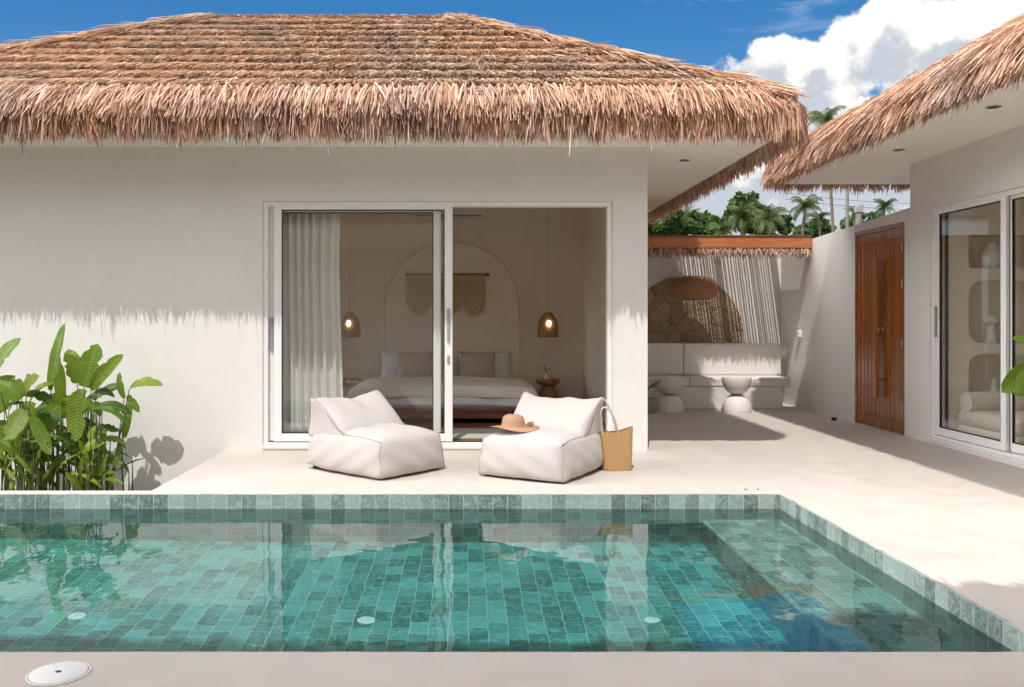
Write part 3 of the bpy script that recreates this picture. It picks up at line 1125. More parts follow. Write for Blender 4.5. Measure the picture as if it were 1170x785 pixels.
# bedroom floor
mb = MB()
mb.box(-5.85, 1.56, YF + 0.151, 12.0, 0.0, 0.062)
mb.box(DX0, DX1, YF + 0.131, YF + 0.151, 0.0, 0.062)
tag(mb.build('bedroom_floor', 'floorwood'), kind='structure')
mb = MB()
mb.box(-0.35, 1.2, 8.62, 9.35, 0.063, 0.078)
tag(mb.build('rug', 'rug', bevel=0.006, origin=(0.4, 9, 0.063)), 'pale woven mat just inside the open sliding door', 'rug')

# ---- bed
BX0, BX1, BY0, BY1 = -1.36, 0.77, 9.90, 11.93
bed = thing('bed', ((BX0 + BX1) / 2, 10.9, 0.062), 'wide low platform bed with red-brown timber base in the bedroom', 'bed')
mb = MB()
mb.box(BX0 - 0.02, BX1 + 0.0, BY0, BY1, 0.115, 0.215)
mb.build('bed_base', 'walnut', bed, bevel=0.012)
mb = MB()
mb.box(BX0 + 0.0, BX1 - 0.02, BY0 - 0.012, BY0 - 0.001, 0.195, 0.232)
mb.box(BX0 - 0.032, BX0 - 0.021, BY0 - 0.012, BY1, 0.195, 0.232)
mb.box(BX1 + 0.001, BX1 + 0.012, BY0 - 0.012, BY1, 0.195, 0.232)
mb.build('side_rail', 'walnut', bed, bevel=0.004)
for lx in (BX0 + 0.15, BX1 - 0.15):
    for ly in (BY0 + 0.18, BY1 - 0.15):
        mb = MB()
        mb.box(lx - 0.05, lx + 0.05, ly - 0.05, ly + 0.05, 0.063, 0.115)
        mb.build('leg', 'walnut', bed)
mb = MB()
mb.box(BX0 + 0.05, BX1 - 0.05, BY0 + 0.04, BY1 - 0.02, 0.2155, 0.40)
mb.build('mattress', 'linen', bed, bevel=0.05, seg=4)


def cloth_box(x0, x1, y0, y1, z0, z1, nx, ny, wob, seed):
    """open-bottom draped cover: top grid with skirts on the sides and front"""
    rr = random.Random(seed)
    mb = MB()
    nside = 5
    cols = []
    R = 0.07
    xsn = [x0 + (x1 - x0) * i / nx for i in range(nx + 1)]
    prof = []
    # path across x: left skirt up, top, right skirt down
    for i in range(nside):
        prof.append(('s', x0 - 0.015, z0 + (z1 - R - z0) * i / nside))
    for i in range(4):
        a = PI - (PI / 2) * i / 4
        prof.append(('c', x0 + R + R * math.cos(a), z1 - R + R * math.sin(a)))
    for i in range(1, nx):
        prof.append(('t', x0 + R + (x1 - x0 - 2 * R) * i / nx, z1 + 0.035 * math.sin(PI * i / nx) ** 0.6))
    for i in range(4):
        a = PI / 2 - (PI / 2) * (i + 1) / 4
        prof.append(('c', x1 - R + R * math.cos(a), z1 - R + R * math.sin(a)))
    for i in range(nside):
        prof.append(('s', x1 + 0.015, z1 - R - (z1 - R - z0) * (i + 1) / nside))
    # path along y: front skirt up, top, back
    py = []
    for i in range(nside):
        py.append((y0 - 0.012, 1.0 - i / nside * (1 - R / (z1 - z0)), False))
    for i in range(5):
        a = (PI / 2) * i / 5
        py.append((y0 + R - R * math.cos(a), (R - R * math.sin(a)) / (z1 - z0), False))
    for i in range(ny + 1):
        py.append((y0 + R + (y1 - y0 - R) * i / ny, 0.0, True))
    n = len(prof)
    vs = []
    for j, (yy, drop, top) in enumerate(py):
        for i, (kind, xx, zz) in enumerate(prof):
            z = max(z0, zz - drop * (z1 - z0)) if kind != 's' else min(zz, max(z0, z1 - drop * (z1 - z0)))
            w = wob * (math.sin(xx * 7 + yy * 3.1 + seed) + 0.6 * math.sin(xx * 17 - yy * 11 + seed))
            yoff = 0.0
            xoff = 0.0
            if not top:
                yoff = -0.012 * math.sin(xx * 11 + seed) * drop
            if kind == 's':
                xoff = 0.012 * math.sin(yy * 9 + seed)
            vs.append((xx + xoff, yy + yoff, z + (w if kind == 't' and top else 0)))
    fs = []
    for j in range(len(py) - 1):
        for i in range(n - 1):
            fs.append((j * n + i, j * n + i + 1, (j + 1) * n + i + 1, (j + 1) * n + i))
    mb.add(vs, fs, True)
    return mb


mb = cloth_box(BX0 + 0.02, BX1 - 0.02, BY0 + 0.015, BY1 - 0.03, 0.235, 0.425, 24, 24, 0.004, 2)
tag(mb.build('bed_sheet', 'linen', solid=0.006, origin=(-0.3, 10.9, 0.4)), 'white sheet falling over the front of the bed', 'bed sheet')
mb = cloth_box(BX0 - 0.01, BX1 + 0.01, BY0 - 0.005, BY1 - 0.50, 0.33, 0.462, 24, 24, 0.006, 5)
tag(mb.build('duvet', 'cream_linen', solid=0.010, origin=(-0.3, 10.9, 0.45)), 'cream duvet spread over the bed', 'duvet')


def pillow_mb(w, h, t, n=14):
    mb = MB()
    vs, fs = [], []
    for sgn in (1, -1):
        base = len(vs)
        for j in range(n + 1):
            for i in range(n + 1):
                u, v = i / n * 2 - 1, j / n * 2 - 1
                puff = max(0.0, (1 - u * u)) ** 0.45 * max(0.0, (1 - v * v)) ** 0.45
                pinch = 1 - 0.07 * (1 - abs(u) ** 2) * (abs(v) ** 6) - 0.07 * (1 - abs(v) ** 2) * (abs(u) ** 6)
                vs.append((u * w / 2 * (1 - 0.06 * (1 - v * v) * abs(u) ** 3), sgn * t / 2 * puff, v * h / 2 * (1 - 0.07 * (1 - u * u) * abs(v) ** 3)))
        for j in range(n):
            for i in range(n):
                a = base + j * (n + 1) + i
                fs.append((a, a + 1, a + n + 2, a + n + 1))
    mb.add(vs, fs, True)
    return mb


def weld(o):
    bm = bmesh.new()
    bm.from_mesh(o.data)
    bmesh.ops.remove_doubles(bm, verts=bm.verts[:], dist=0.0006)
    bmesh.ops.recalc_face_normals(bm, faces=bm.faces[:])
    bm.to_mesh(o.data)
    bm.free()
    return o


def pillow(name, x, y, z, w, h, t, mat, label, rx=-14, rz=0, group=None, cat='pillow'):
    o = weld(pillow_mb(w, h, t).build(name, mat))
    o.location = (x, y, z)
    o.rotation_euler = (math.radians(rx), 0, math.radians(rz))
    return tag(o, label, cat, group)


pillow('pillow', -0.83, 11.80, 0.60, 0.72, 0.42, 0.20, 'linen', 'white pillow behind the left taupe cushion, seen through the glass', -16, 2)
pillow('pillow', 0.22, 11.80, 0.60, 0.72, 0.42, 0.20, 'linen', 'white pillow behind the right taupe cushion in the open bedroom', -16, -2)
pillow('cushion', -0.70, 11.58, 0.62, 0.46, 0.40, 0.16, 'taupe', 'square taupe cushion on the bed seen through the sliding glass', -18, 3, None, 'cushion')
pillow('cushion', 0.13, 11.58, 0.62, 0.46, 0.40, 0.16, 'taupe', 'square taupe cushion on the bed in the open doorway', -18, -3, None, 'cushion')

# ---- pendant lamps by the bed
for px, lab, xw in ((626, 'rattan bell pendant lamp glowing over the wooden bedside table in the open bedroom', None), (400, 'rattan bell pendant lamp glowing behind the glass beside the curtain', None)):
    Yl = 11.55
    X = (px - 535) * Yl / F
    zb, zt_ = CAMZ - 0.021 * Yl, CAMZ + 0.007 * Yl
    t = thing('pendant_lamp', (X, Yl, zb), lab, 'pendant lamp')
    mb = MB()
    H = zt_ - zb
    prof = [(0.135, 0), (0.140, H * 0.15), (0.138, H * 0.4), (0.125, H * 0.6), (0.10, H * 0.78), (0.065, H * 0.92), (0.05, H), (0.044, H - 0.006), (0.058, H * 0.90), (0.094, H * 0.76), (0.118, H * 0.58), (0.131, H * 0.4), (0.133, H * 0.15), (0.129, 0.0), (0.135, 0.0)]
    mb.lathe(prof, 32, (X, Yl, zb))
    mb.build('lamp_shade', 'rattan', t)
    mb = MB()
    mb.tube([(X, Yl, zt_ - 0.005), (X, Yl, ZSOF - 0.002)], 0.0022, 6)
    mb.build('cord', 'cord', t)
    mb = MB()
    mb.lathe([(0.0, -0.036), (0.020, -0.028), (0.027, 0.0), (0.020, 0.022), (0.012, 0.036), (0.0, 0.037)], 16, (X, Yl - 0.150, zb + H * 0.56))
    mb.build('bulb', 'bulb', t)

# ---- bedside tables
for X, lab in (((626 - 535) * 0.01155, 'turned wooden bedside table with flared top under the pendant lamp'), ((398 - 535) * 0.01155, 'turned wooden bedside table half hidden by the curtain behind glass')):
    t = thing('bedside_table', (X, 11.55, 0.062), lab, 'bedside table')
    mb = MB()
    mb.lathe([(0.0, 0.0), (0.14, 0.0), (0.15, 0.02), (0.145, 0.12), (0.125, 0.22), (0.095, 0.285), (0.085, 0.30), (0.0, 0.30)], 32, (X, 11.55, 0.062))
    mb.build('pedestal', 'table_wood', t)
    mb = MB()
    mb.lathe([(0.085, 0.3005), (0.12, 0.315), (0.155, 0.345), (0.165, 0.362), (0.165, 0.385), (0.155, 0.392), (0.0, 0.392)], 32, (X, 11.55, 0.062))
    mb.build('tabletop', 'table_wood', t)
    if X > 0:
        v = thing('bud_vase', (X - 0.02, 11.5, 0.455), 'small white bud vase with a dark dry sprig on the bedside table', 'vase')
        mb = MB()
        mb.lathe([(0.0, 0.0), (0.025, 0.0), (0.032, 0.02), (0.024, 0.045), (0.011, 0.06), (0.012, 0.075), (0.009, 0.075), (0.008, 0.06)], 16, (X - 0.02, 11.5, 0.455))
        mb.build('vase_body', 'ceramic', v)
        mb = MB()
        mb.tube([(X - 0.02, 11.5, 0.47), (X - 0.025, 11.5, 0.56), (X - 0.045, 11.48, 0.62), (X - 0.03, 11.48, 0.66)], 0.005, 5)
        mb.tube([(X - 0.025, 11.5, 0.56), (X + 0.02, 11.49, 0.59), (X + 0.03, 11.49, 0.61)], 0.004, 5)
        mb.tube([(X - 0.042, 11.48, 0.61), (X - 0.075, 11.48, 0.63)], 0.004, 5)
        mb.build('sprig', 'stick', v)
mb = MB()
sx = (625 - 535) * 0.012
mb.box(sx - 0.075, sx + 0.075, 11.988, 11.9995, 0.70, 0.79)
tag(mb.build('wall_socket', 'tv', bevel=0.006, origin=(sx, 12, 0.74)), 'white double socket on the wall above the bedside table', 'wall socket')
mb = MB()
mb.box(1.546, 1.5585, 9.25, 9.33, 1.10, 1.19)
tag(mb.build('light_switch', 'tv', bevel=0.004, origin=(1.55, 9.3, 1.14)), 'white light switch on the side wall of the bedroom', 'switch')

# ---- macrame hanging
Ym = 11.90
wh = thing('wall_hanging', (P(510, 313, Ym)), 'macrame hanging of three tasselled panels on a dark stick over the bed', 'wall hanging')
zr = CAMZ + (364 - 314) * Ym / F
mb = MB()
mb.tube([((463 - 535) * Ym / F, Ym, zr + 0.003), ((490 - 535) * Ym / F, Ym, zr - 0.004), ((525 - 535) * Ym / F, Ym, zr + 0.004), ((559 - 535) * Ym / F, Ym, zr)], [0.016, 0.013, 0.014, 0.016], 8)
for q in range(9):
    xx = (466 + q * 11.4 - 535) * Ym / F
    mb.tube([(xx - 0.008, Ym, zr), (xx + 0.008, Ym, zr)], 0.021, 8)
mb.build('stick', 'stick', wh)
for a, b in ((465, 493), (498, 527), (531, 554)):
    mb = MB()
    xa, xb = (a - 535) * Ym / F, (b - 535) * Ym / F
    n = 26
    for i in range(n):
        u = i / (n - 1)
        x = xa + (xb - xa) * u
        L = (0.44 + 0.13 * math.sin(PI * u)) * random.uniform(0.93, 1.04)
        pts = [(x, Ym - 0.012, zr)]
        for k in range(1, 7):
            tt = k / 6
            zig = 0.014 * math.sin(k * 2.0 + i * 1.57) * (1 if tt < 0.5 else 0.4)
            pts.append((x + zig, Ym - 0.014 - 0.006 * math.sin(i * 2.1 + k), zr - L * tt))
        mb.tube(pts, 0.0075, 5)
    # knotted chevron
    for s in (-1, 1):
        for row in range(3):
            mb.tube([((xa + xb) / 2, Ym - 0.026, zr - 0.26 + row * 0.075), ((xa + xb) / 2 + s * (xb - xa) * 0.5, Ym - 0.026, zr - 0.10 + row * 0.03)], 0.009, 6)
    mb.build('macrame_panel', 'macrame', wh)

# ---- air conditioner
ax0, ax1 = (470 - 535) * 0.0119, (555 - 535) * 0.0119
az = CAMZ + (364 - 248) * 0.01185
ac = thing('air_conditioner', ((ax0 + ax1) / 2, 11.85, az), 'white wall air conditioner high above the bed arch', 'air conditioner')
mb = MB()
prof = [(0.0, 0.0), (0.06, -0.012), (0.16, 0.0), (0.20, 0.05), (0.20, 0.235), (0.0, 0.235)]
tfa = lambda x, y, z: (y, 11.999 - x, az + z)
mb.prism(prof, ax0, ax1, tfa)
mb.build('casing', 'white_plastic', ac, bevel=0.008)
mb = MB()
mb.box(ax0 + 0.05, ax1 - 0.05, 11.815, 11.835, az + 0.008, az + 0.024)
mb.build('louvre', 'alu2', ac)

# ---- curtain
cu = thing('curtain', (-1.6, 8.52, 0.07), 'sheer white floor-length curtain gathered at the left side of the sliding door', 'curtain')
mb = MB()
n, k = 150, 18
vs, fs = [], []
for j in range(k + 1):
    t = j / k
    z = 0.075 + (2.60 - 0.075) * t
    for i in range(n + 1):
        u = i / n
        x = -2.05 + (0.84 - 0.05 * math.sin(PI * t) + 0.02 * math.sin(t * 5)) * u
        amp = 0.045 * (0.6 + 0.4 * t)
        y = 8.52 + amp * math.sin(u * 2 * PI * 9.5 + 0.7 * math.sin(u * 11) + 0.25 * math.sin(t * 3 + u * 9)) + 0.012 * math.sin(u * 61)
        vs.append((x, y, z))
for j in range(k):
    for i in range(n):
        a = j * (n + 1) + i
        fs.append((a, a + 1, a + n + 2, a + n + 1))
mb.add(vs, fs, True)
mb.build('drape', 'curtain', cu, solid=0.002)
mb = MB()
mb.box(-2.45, 1.50, 8.485, 8.56, 2.602, 2.64)
mb.build('curtain_track', 'white_plastic', cu)

# ------------------------------------------------------------------ right bungalow
XRH = 4.64
rb = thing('thatched_bungalow', (XRH, 6.5, 0), 'white bungalow with closed sliding glass door and niches inside, beside the wooden gate', 'bungalow')
mb = MB()
RY1, RY0 = 9.19, 2.9
ra, rbb = 8.80, 5.00
mb.box(XRH, XRH + 0.15, ra, RY1, -0.3, ZSOF + 0.01)
mb.box(XRH, XRH + 0.15, RY0, rbb, -0.3, ZSOF + 0.01)
mb.box(XRH, XRH + 0.15, rbb, ra, DZ1, ZSOF + 0.01)
mb.box(XRH, XRH + 0.15, rbb, ra, -0.3, 0.03)
mb.box(XRH + 0.15, 9.0, RY1 - 0.15, RY1, -0.3, ZSOF + 0.01)
mb.box(8.85, 9.0, RY0 + 0.15, 3.4, -0.3, ZSOF + 0.01)
mb.box(8.85, 9.0, 6.8, RY1 - 0.15, -0.3, ZSOF + 0.01)
mb.box(8.85, 9.0, 3.4, 6.8, 2.5, ZSOF + 0.01)  # lintel over an unseen opening, added to light the room inside
mb.box(XRH + 0.15, 9.0, RY0, RY0 + 0.15, -0.3, ZSOF + 0.01)
mb.build('wall', 'wall', rb)
# display wall with three niches, built as a slab with real openings
NY = 8.95


def rrect(x0, x1, z0, z1, r, n=6):
    pts = []
    for cx, cz, a0 in ((x1 - r, z1 - r, 0), (x0 + r, z1 - r, PI / 2), (x0 + r, z0 + r, PI), (x1 - r, z0 + r, 1.5 * PI)):
        for i in range(n + 1):
            a = a0 + PI / 2 * i / n
            pts.append((cx + r * math.cos(a), cz + r * math.sin(a)))
    return pts


niches = [(4.99, 6.0, 1.75, 2.09, 0.03), (4.99, 6.0, 1.00, 1.63, 0.14), (4.99, 6.0, 0.32, 0.90, 0.14)]
bm = bmesh.new()
outer = [(XRH + 0.151, 0.0), (8.84, 0.0), (8.84, ZSOF - 0.004), (XRH + 0.151, ZSOF - 0.004)]
edges = []


def addloop(pts, y):
    vs = [bm.verts.new((x, y, z)) for x, z in pts]
    es = [bm.edges.new((vs[i], vs[(i + 1) % len(vs)])) for i in range(len(vs))]
    return vs, es


_, es = addloop(outer, NY - 0.22)
edges += es
loops = []
for x0, x1, z0, z1, r in niches:
    vs, es = addloop(rrect(x0, x1, z0, z1, r), NY - 0.22)
    edges += es
    loops.append(vs)
bmesh.ops.triangle_fill(bm, edges=edges, use_beauty=True, use_dissolve=False)
for vs in loops:
    back = [bm.verts.new((v.co.x, NY + 0.06, v.co.z)) for v in vs]
    for i in range(len(vs)):
        j = (i + 1) % len(vs)
        bm.faces.new((vs[i], vs[j], back[j], back[i]))
    bm.faces.new(back)
bmesh.ops.recalc_face_normals(bm, faces=bm.faces[:])
me = bpy.data.meshes.new('niche_wall')
bm.to_mesh(me)
bm.free()
me.transform(Matrix.Translation(-rb.location))
me.materials.append(M['inner'])
o = bpy.data.objects.new('niche_wall', me)
COL.objects.link(o)
o.parent = rb
mb = MB()
mb.box(3.74, 9.90, 2.5, 10.58, ZSOF, 2.94)
sof2 = mb.build('soffit', 'soffit', rb)
thatch_roof(rb, 3.56, 10.05, 2.3, 10.76, 3.10, 0.565, [60, 60, 200, 640], [280, 200, 440, 680], fsc=0.92, lean=0.34)
for px, py in ((1135, 122), (1027, 171)):
    Yd = (ZSOF - CAMZ) * F / (364 - py)
    downlight(sof2, (px - 535) * Yd / F, Yd, ZSOF)


def tf_right(u, d, z):
    return (XRH + d, -u, z)


mbf = sliding_frame(MB(), tf_right, -ra + 0.001, -rbb - 0.001, 0.06, DZ1 - 0.001)
mbf.build('door_frame', 'alu', rb, bevel=0.003, seg=1)
mb = MB()
mb.box(-ra + 0.001, -rbb - 0.001, -0.012, 0.2, 0.031, 0.0595, tf_right)
mb.build('door_sill', 'wall', rb)
sash(rb, tf_right, -8.75, -7.60, 0.095, 2.345, 0.026, handle=(-8.715, 1.22), lab='closed sliding sash nearest the wooden gate')
sash(rb, tf_right, -7.665, -6.35, 0.095, 2.345, 0.072)
sash(rb, tf_right, -6.40, -5.05, 0.095, 2.345, 0.026)
mb = MB()
mb.box(XRH + 0.12, 8.85, RY0 + 0.15, NY - 0.22, 0.0, 0.05)
tag(mb.build('living_room_floor', 'floorwood'), kind='structure')

# sofa inside the right bungalow
so = thing('sofa', (5.9, 8.3, 0.05), 'cream daybed sofa below the niches behind the right sliding glass', 'sofa')
mb = MB()
mb.box(4.86, 7.2, 7.75, 8.70, 0.051, 0.20)
mb.build('base', 'sofa', so, bevel=0.03, seg=3)
mb = MB()
mb.box(4.85, 7.22, 7.73, 8.71, 0.201, 0.36)
mb.build('seat_cushion', 'sofa', so, bevel=0.07, seg=4)
mb = MB()
mb.tube([(4.86, 8.55, 0.43), (5.5, 8.56, 0.44), (6.3, 8.56, 0.44), (7.2, 8.55, 0.43)], 0.105, 14)
mb.build('bolster', 'sofa', so)
mb = MB()
mb.lathe([(0, 0), (0.16, 0), (0.26, 0.08), (0.28, 0.17), (0.22, 0.30), (0.1, 0.36), (0, 0.37)], 24, (5.35, 7.35, 0.051))
tag(mb.build('pouffe', 'sofa', origin=(5.35, 7.35, 0.05)), 'small round cream pouffe in front of the daybed sofa', 'pouffe')
# ceramics in the niches
zt_ = niches[0][2]
mb = MB()
mb.lathe([(0, 0), (0.05, 0), (0.085, 0.06), (0.10, 0.12), (0.085, 0.18), (0.045, 0.235), (0.03, 0.27), (0.022, 0.27)], 24, (5.27, 8.80, zt_ + 0.001))
tag(mb.build('vase', 'ceramic', origin=(5.27, 8.80, zt_)), 'pear shaped white vase in the top niche', 'vase')
zt_ = niches[1][2]
st_ = thing('ornament', (5.26, 8.80, zt_), 'white stacked knob sculpture in the middle niche', 'ornament')
mb = MB()
mb.lathe([(0, 0.001), (0.06, 0.001), (0.05, 0.06), (0.035, 0.15), (0.05, 0.17), (0.035, 0.19), (0, 0.19)], 20, (5.26, 8.80, zt_))
mb.build('stem', 'ceramic', st_)
mb = MB()
mb.lathe([(0, 0.18), (0.05, 0.19), (0.08, 0.225), (0.065, 0.265), (0.03, 0.28), (0, 0.285)], 20, (5.26, 8.80, zt_))
mb.build('knob', 'ceramic', st_)
mb = MB()
for q in range(7):
    a = q * 0.9
    mb.lathe([(0, 0), (0.02, 0.008), (0.03, 0.02), (0.02, 0.035), (0, 0.04)], 10, (5.40 + 0.06 * math.cos(a), 8.79 + 0.06 * math.sin(a), zt_ + 0.001 + 0.018 * (q % 2)))
tag(mb.build('stone_garland', 'ceramic', origin=(5.40, 8.79, zt_)), 'little coil of white beads beside the knob sculpture in the middle niche', 'beads')
zt_ = niches[2][2]
mb = MB()
mb.lathe([(0, 0), (0.065, 0), (0.07, 0.03), (0.055, 0.14), (0.028, 0.24), (0.018, 0.33), (0.012, 0.33)], 24, (5.29, 8.80, zt_ + 0.001))
tag(mb.build('vase', 'ceramic', origin=(5.29, 8.80, zt_)), 'slender cone shaped white bottle vase in the lowest niche', 'vase')

# ------------------------------------------------------------------ garden wall with timber gate
XW = 4.65
gw = thing('garden_wall', (XW, 11.0, 0), 'white side wall with a wooden double gate between the bungalow and courtyard', 'wall')
gy0, gy1 = 9.33, 10.52
ztop = lambda y: 2.42 - (y - 9.2) * 0.035
mb = MB()


def wall_y(mb, y0, y1, z0):
    a, b = ztop(y0), ztop(y1)
    x0, x1 = XW, XW + 0.14
    vs = [(x0, y0, z0), (x1, y0, z0), (x1, y1, z0), (x0, y1, z0), (x0, y0, a), (x1, y0, a), (x1, y1, b), (x0, y1, b)]
    mb.add(vs, [(0, 3, 2, 1), (4, 5, 6, 7), (0, 1, 5, 4), (1, 2, 6, 5), (2, 3, 7, 6), (3, 0, 4, 7)])


gz = 2.285
wall_y(mb, 9.191, gy0, -0.3)
wall_y(mb, gy0, gy1, gz)
wall_y(mb, gy1, 13.02, -0.3)
mb.build('masonry', 'wall', gw)
mb = MB()
xf = XW - 0.004
mb.box(xf, XW + 0.08, gy0 + 0.001, gy0 + 0.045, 0.004, gz - 0.001)
mb.box(xf, XW + 0.08, gy1 - 0.045, gy1 - 0.001, 0.004, gz - 0.001)
mb.box(xf, XW + 0.08, gy0 + 0.045, gy1 - 0.045, gz - 0.05, gz - 0.001)
mb.build('gate_frame', 'gate', gw, bevel=0.003, seg=1)
ysplit = gy0 + 0.42
for (y0, y1, big) in ((ysplit + 0.003, gy1 - 0.047, True), (gy0 + 0.047, ysplit - 0.003, False)):
    mb = MB()
    st_w = 0.075
    mb.box(XW + 0.02, XW + 0.06, y0, y1, 0.012, gz - 0.053)          # panel
    x0 = XW + 0.006
    for a, b in ((y0, y0 + st_w), (y1 - st_w, y1)):
        mb.box(x0, XW + 0.0195, a, b, 0.012, gz - 0.053)
    for a, b in ((0.012, 0.13), (gz - 0.17, gz - 0.053)):
        mb.box(x0, XW + 0.0195, y0 + st_w, y1 - st_w, a, b)
    # tongue and groove boards
    ya = y0 + st_w + 0.004
    nb = max(2, int((y1 - y0 - 2 * st_w) / 0.085))
    bw = (y1 - y0 - 2 * st_w - 0.008) / nb
    for i in range(nb):
        mb.box(XW + 0.012, XW + 0.0195, ya + i * bw + 0.003, ya + (i + 1) * bw - 0.003, 0.134, gz - 0.174)
    leafo = mb.build('gate_leaf', 'gate', gw, bevel=0.003, seg=2)
    if big:
        yh = y0 + 0.115
        mb = MB()
        mb.box(XW - 0.075, XW - 0.035, yh - 0.035, yh + 0.035, 0.36, 1.93)
        for zz in (0.55, 1.75):
            mb.box(XW - 0.0345, XW + 0.005, yh - 0.015, yh + 0.015, zz, zz + 0.03)
        mb.build('pull_bar', 'gate_light', leafo, bevel=0.008)
        mb = MB()
        tfk = lambda x, y, z: (XW - 0.0 - z, y0 + 0.035 + x, 1.13 + y)
        m2 = MB()
        m2.lathe([(0.022, 0), (0.022, 0.008), (0.012, 0.012), (0.010, 0.04), (0.024, 0.048), (0.026, 0.062), (0.014, 0.07), (0, 0.07)], 18)
        mb.add([tfk(*v) for v in m2.v], m2.f, True)
        mb.build('knob', 'metal', leafo)
        mb = MB()
        mb.lathe([(0.018, 0), (0.018, 0.01), (0, 0.01)], 14)
        mb.v = [(XW + 0.006 - z, y0 + 0.035 + x, 1.03 + y) for x, y, z in mb.v]
        mb.build('lock', 'metal', leafo)
    yhinge = y1 + 0.002 if big else y0 - 0.002
    for zz in (0.28, 0.98, 1.62, 2.02):
        mb = MB()
        mb.tube([(XW - 0.006, yhinge, zz - 0.05), (XW - 0.006, yhinge, zz + 0.05)], 0.007, 8)
        mb.build('hinge', 'metal', leafo)
# wall lamp
c = P(915, 381, XW / 0.380)
mb = MB()
mb.box(XW - 0.05, XW - 0.001, c.y - 0.05, c.y + 0.05, c.z - 0.055, c.z + 0.045)
tag(mb.build('wall_lamp', 'white_plastic', bevel=0.01, origin=(XW, c.y, c.z)), 'small white box lamp on the side wall near the bench', 'wall lamp')
# door stop
c = Vector((418 * 1250 / 116.5 / F, 1250 / 116.5, 0))
mb = MB()
mb.lathe([(0.03, 0.0005), (0.032, 0.02), (0.026, 0.04), (0.0, 0.045)], 16, c)
tag(mb.build('door_stop', 'black', origin=c), 'small black door stop on the floor beside the gate', 'door stop')
# fallen leaves by the pool corner
for px in (852, 866):
    c = Vector(((px - 535) * 1250 / 195.5 / F, 1250 / 195.5, 0.001))
    mb = MB()
    mb.add([(c.x - 0.012, c.y, c.z), (c.x, c.y - 0.01, c.z + 0.005), (c.x + 0.012, c.y + 0.004, c.z + 0.003), (c.x, c.y + 0.012, c.z + 0.006)], [(0, 1, 3), (1, 2, 3)])
    o = mb.build('fallen_leaf', 'stick', solid=0.002, origin=c)
    tag(o, 'dry brown leaf lying on the deck by the pool corner', 'leaf', 'dry leaves by the pool corner')

# ------------------------------------------------------------------ courtyard at the back
YB = 13.0
cw = thing('courtyard_wall', (3.4, YB, 0), 'back wall of the courtyard with a half round stone panel', 'wall')
mb = MB()
mb.box(1.72, XW + 0.14, YB + 0.02, YB + 0.16, -0.3, 2.20)
mb.build('masonry', 'wall', cw)
mb = MB()
poly = []
ccx, zc0, rx_, rz_ = 3.23, 0.90, 0.865, 0.99
for i in range(41):
    a = PI * i / 40
    poly.append((ccx + rx_ * math.cos(a), zc0 + rz_ * math.sin(a) ** 0.9))
mb.prism(poly, YB - 0.004, YB + 0.03)
mb.build('stone_panel', 'stone', cw)

pg = thing('pergola', (3.3, 12.4, 2.1), 'slatted straw canopy with an orange timber fascia over the courtyard bench', 'pergola')
mb = MB()
mb.box(1.72, XW - 0.002, 11.84, 11.885, 2.207, 2.362)
mb.build('fascia', 'fascia', pg, bevel=0.004)
mb = MB()
mb.box(1.72, XW - 0.002, 11.825, 11.9, 2.363, 2.378)
mb.build('cap', 'stick', pg)
mb = MB()
x = 1.76
while x < XW - 0.08:
    w = random.uniform(0.016, 0.030)
    gap = random.choice([0.006, 0.011, 0.016, 0.020, 0.024])
    if x < 2.75 or x > 4.45 or 3.62 < x < 3.72:
        gap = random.choice([0.0, 0.0, 0.001])
    ya = random.uniform(-0.004, 0.004)
    mb.box(x, min(x + w, XW - 0.01), 11.89, 13.16, 2.235 + ya, 2.246 + ya)
    x += w + gap
mb.build('canopy_slats', 'bamboo', pg)
mb = MB()
for yy in (11.90, 13.09):
    mb.box(1.75, XW - 0.004, yy, yy + 0.05, 2.20, 2.229)
mb.build('beam', 'fascia', pg)
sf = Strands()
for lay in range(4):
    k = 900
    xx = RNG.uniform(1.75, XW - 0.02, k)
    root = np.stack([xx, np.full(k, 11.86 + 0.02 * lay), 2.217 + RNG.normal(0, 0.01, k)], 1)
    dr = np.stack([RNG.normal(0, 0.75, k), RNG.normal(-0.12, 0.18, k), np.full(k, -0.6)], 1)
    sf.add(root, dr, RNG.uniform(0.07, 0.15, k), np.full(k, 0.02), RNG.uniform(0.008, 0.016, k), 0.7)
sf.build('straw_fringe', 'fringe', pg)

bn_ = thing('masonry_bench', (3.3, 12.5, 0), 'white built-in bench along the courtyard back wall', 'bench')
mb = MB()
mb.box(1.9, XW - 0.30, 12.10, YB + 0.018, 0.0, 0.305)
mb.build('plinth', 'wall', bn_, bevel=0.01)
xs_ = (788 - 535) * 0.0121
for x0, x1, lab in ((1.9, xs_ - 0.003, 'white seat cushion at the left end of the courtyard bench'), (xs_ + 0.003, (903 - 535) * 0.0121, 'long white seat cushion on the courtyard bench behind the right stool')):
    mb = MB()
    mb.box(x0, x1, 12.09, 12.72, 0.306, 0.43)
    tag(mb.build('seat_cushion', 'bench_cloth', bevel=0.022, seg=4, origin=((x0 + x1) / 2, 12.4, 0.306)), lab, 'cushion', 'cushions of the courtyard bench')
xs2 = (781 - 535) * 0.01262
for x0, x1, lab in ((1.9, xs2 - 0.004, 'short white back cushion under the left part of the stone panel'), (xs2 + 0.004, (893 - 535) * 0.01262, 'long white back cushion below the stone panel and light streaks')):
    mb = MB()
    mb.box(x0, x1, 12.62, 12.80, 0.431, 0.89)
    o = mb.build('back_cushion', 'bench_cloth', bevel=0.03, seg=4, origin=((x0 + x1) / 2, 12.7, 0.43))
    tag(o, lab, 'cushion', 'cushions of the courtyard bench')

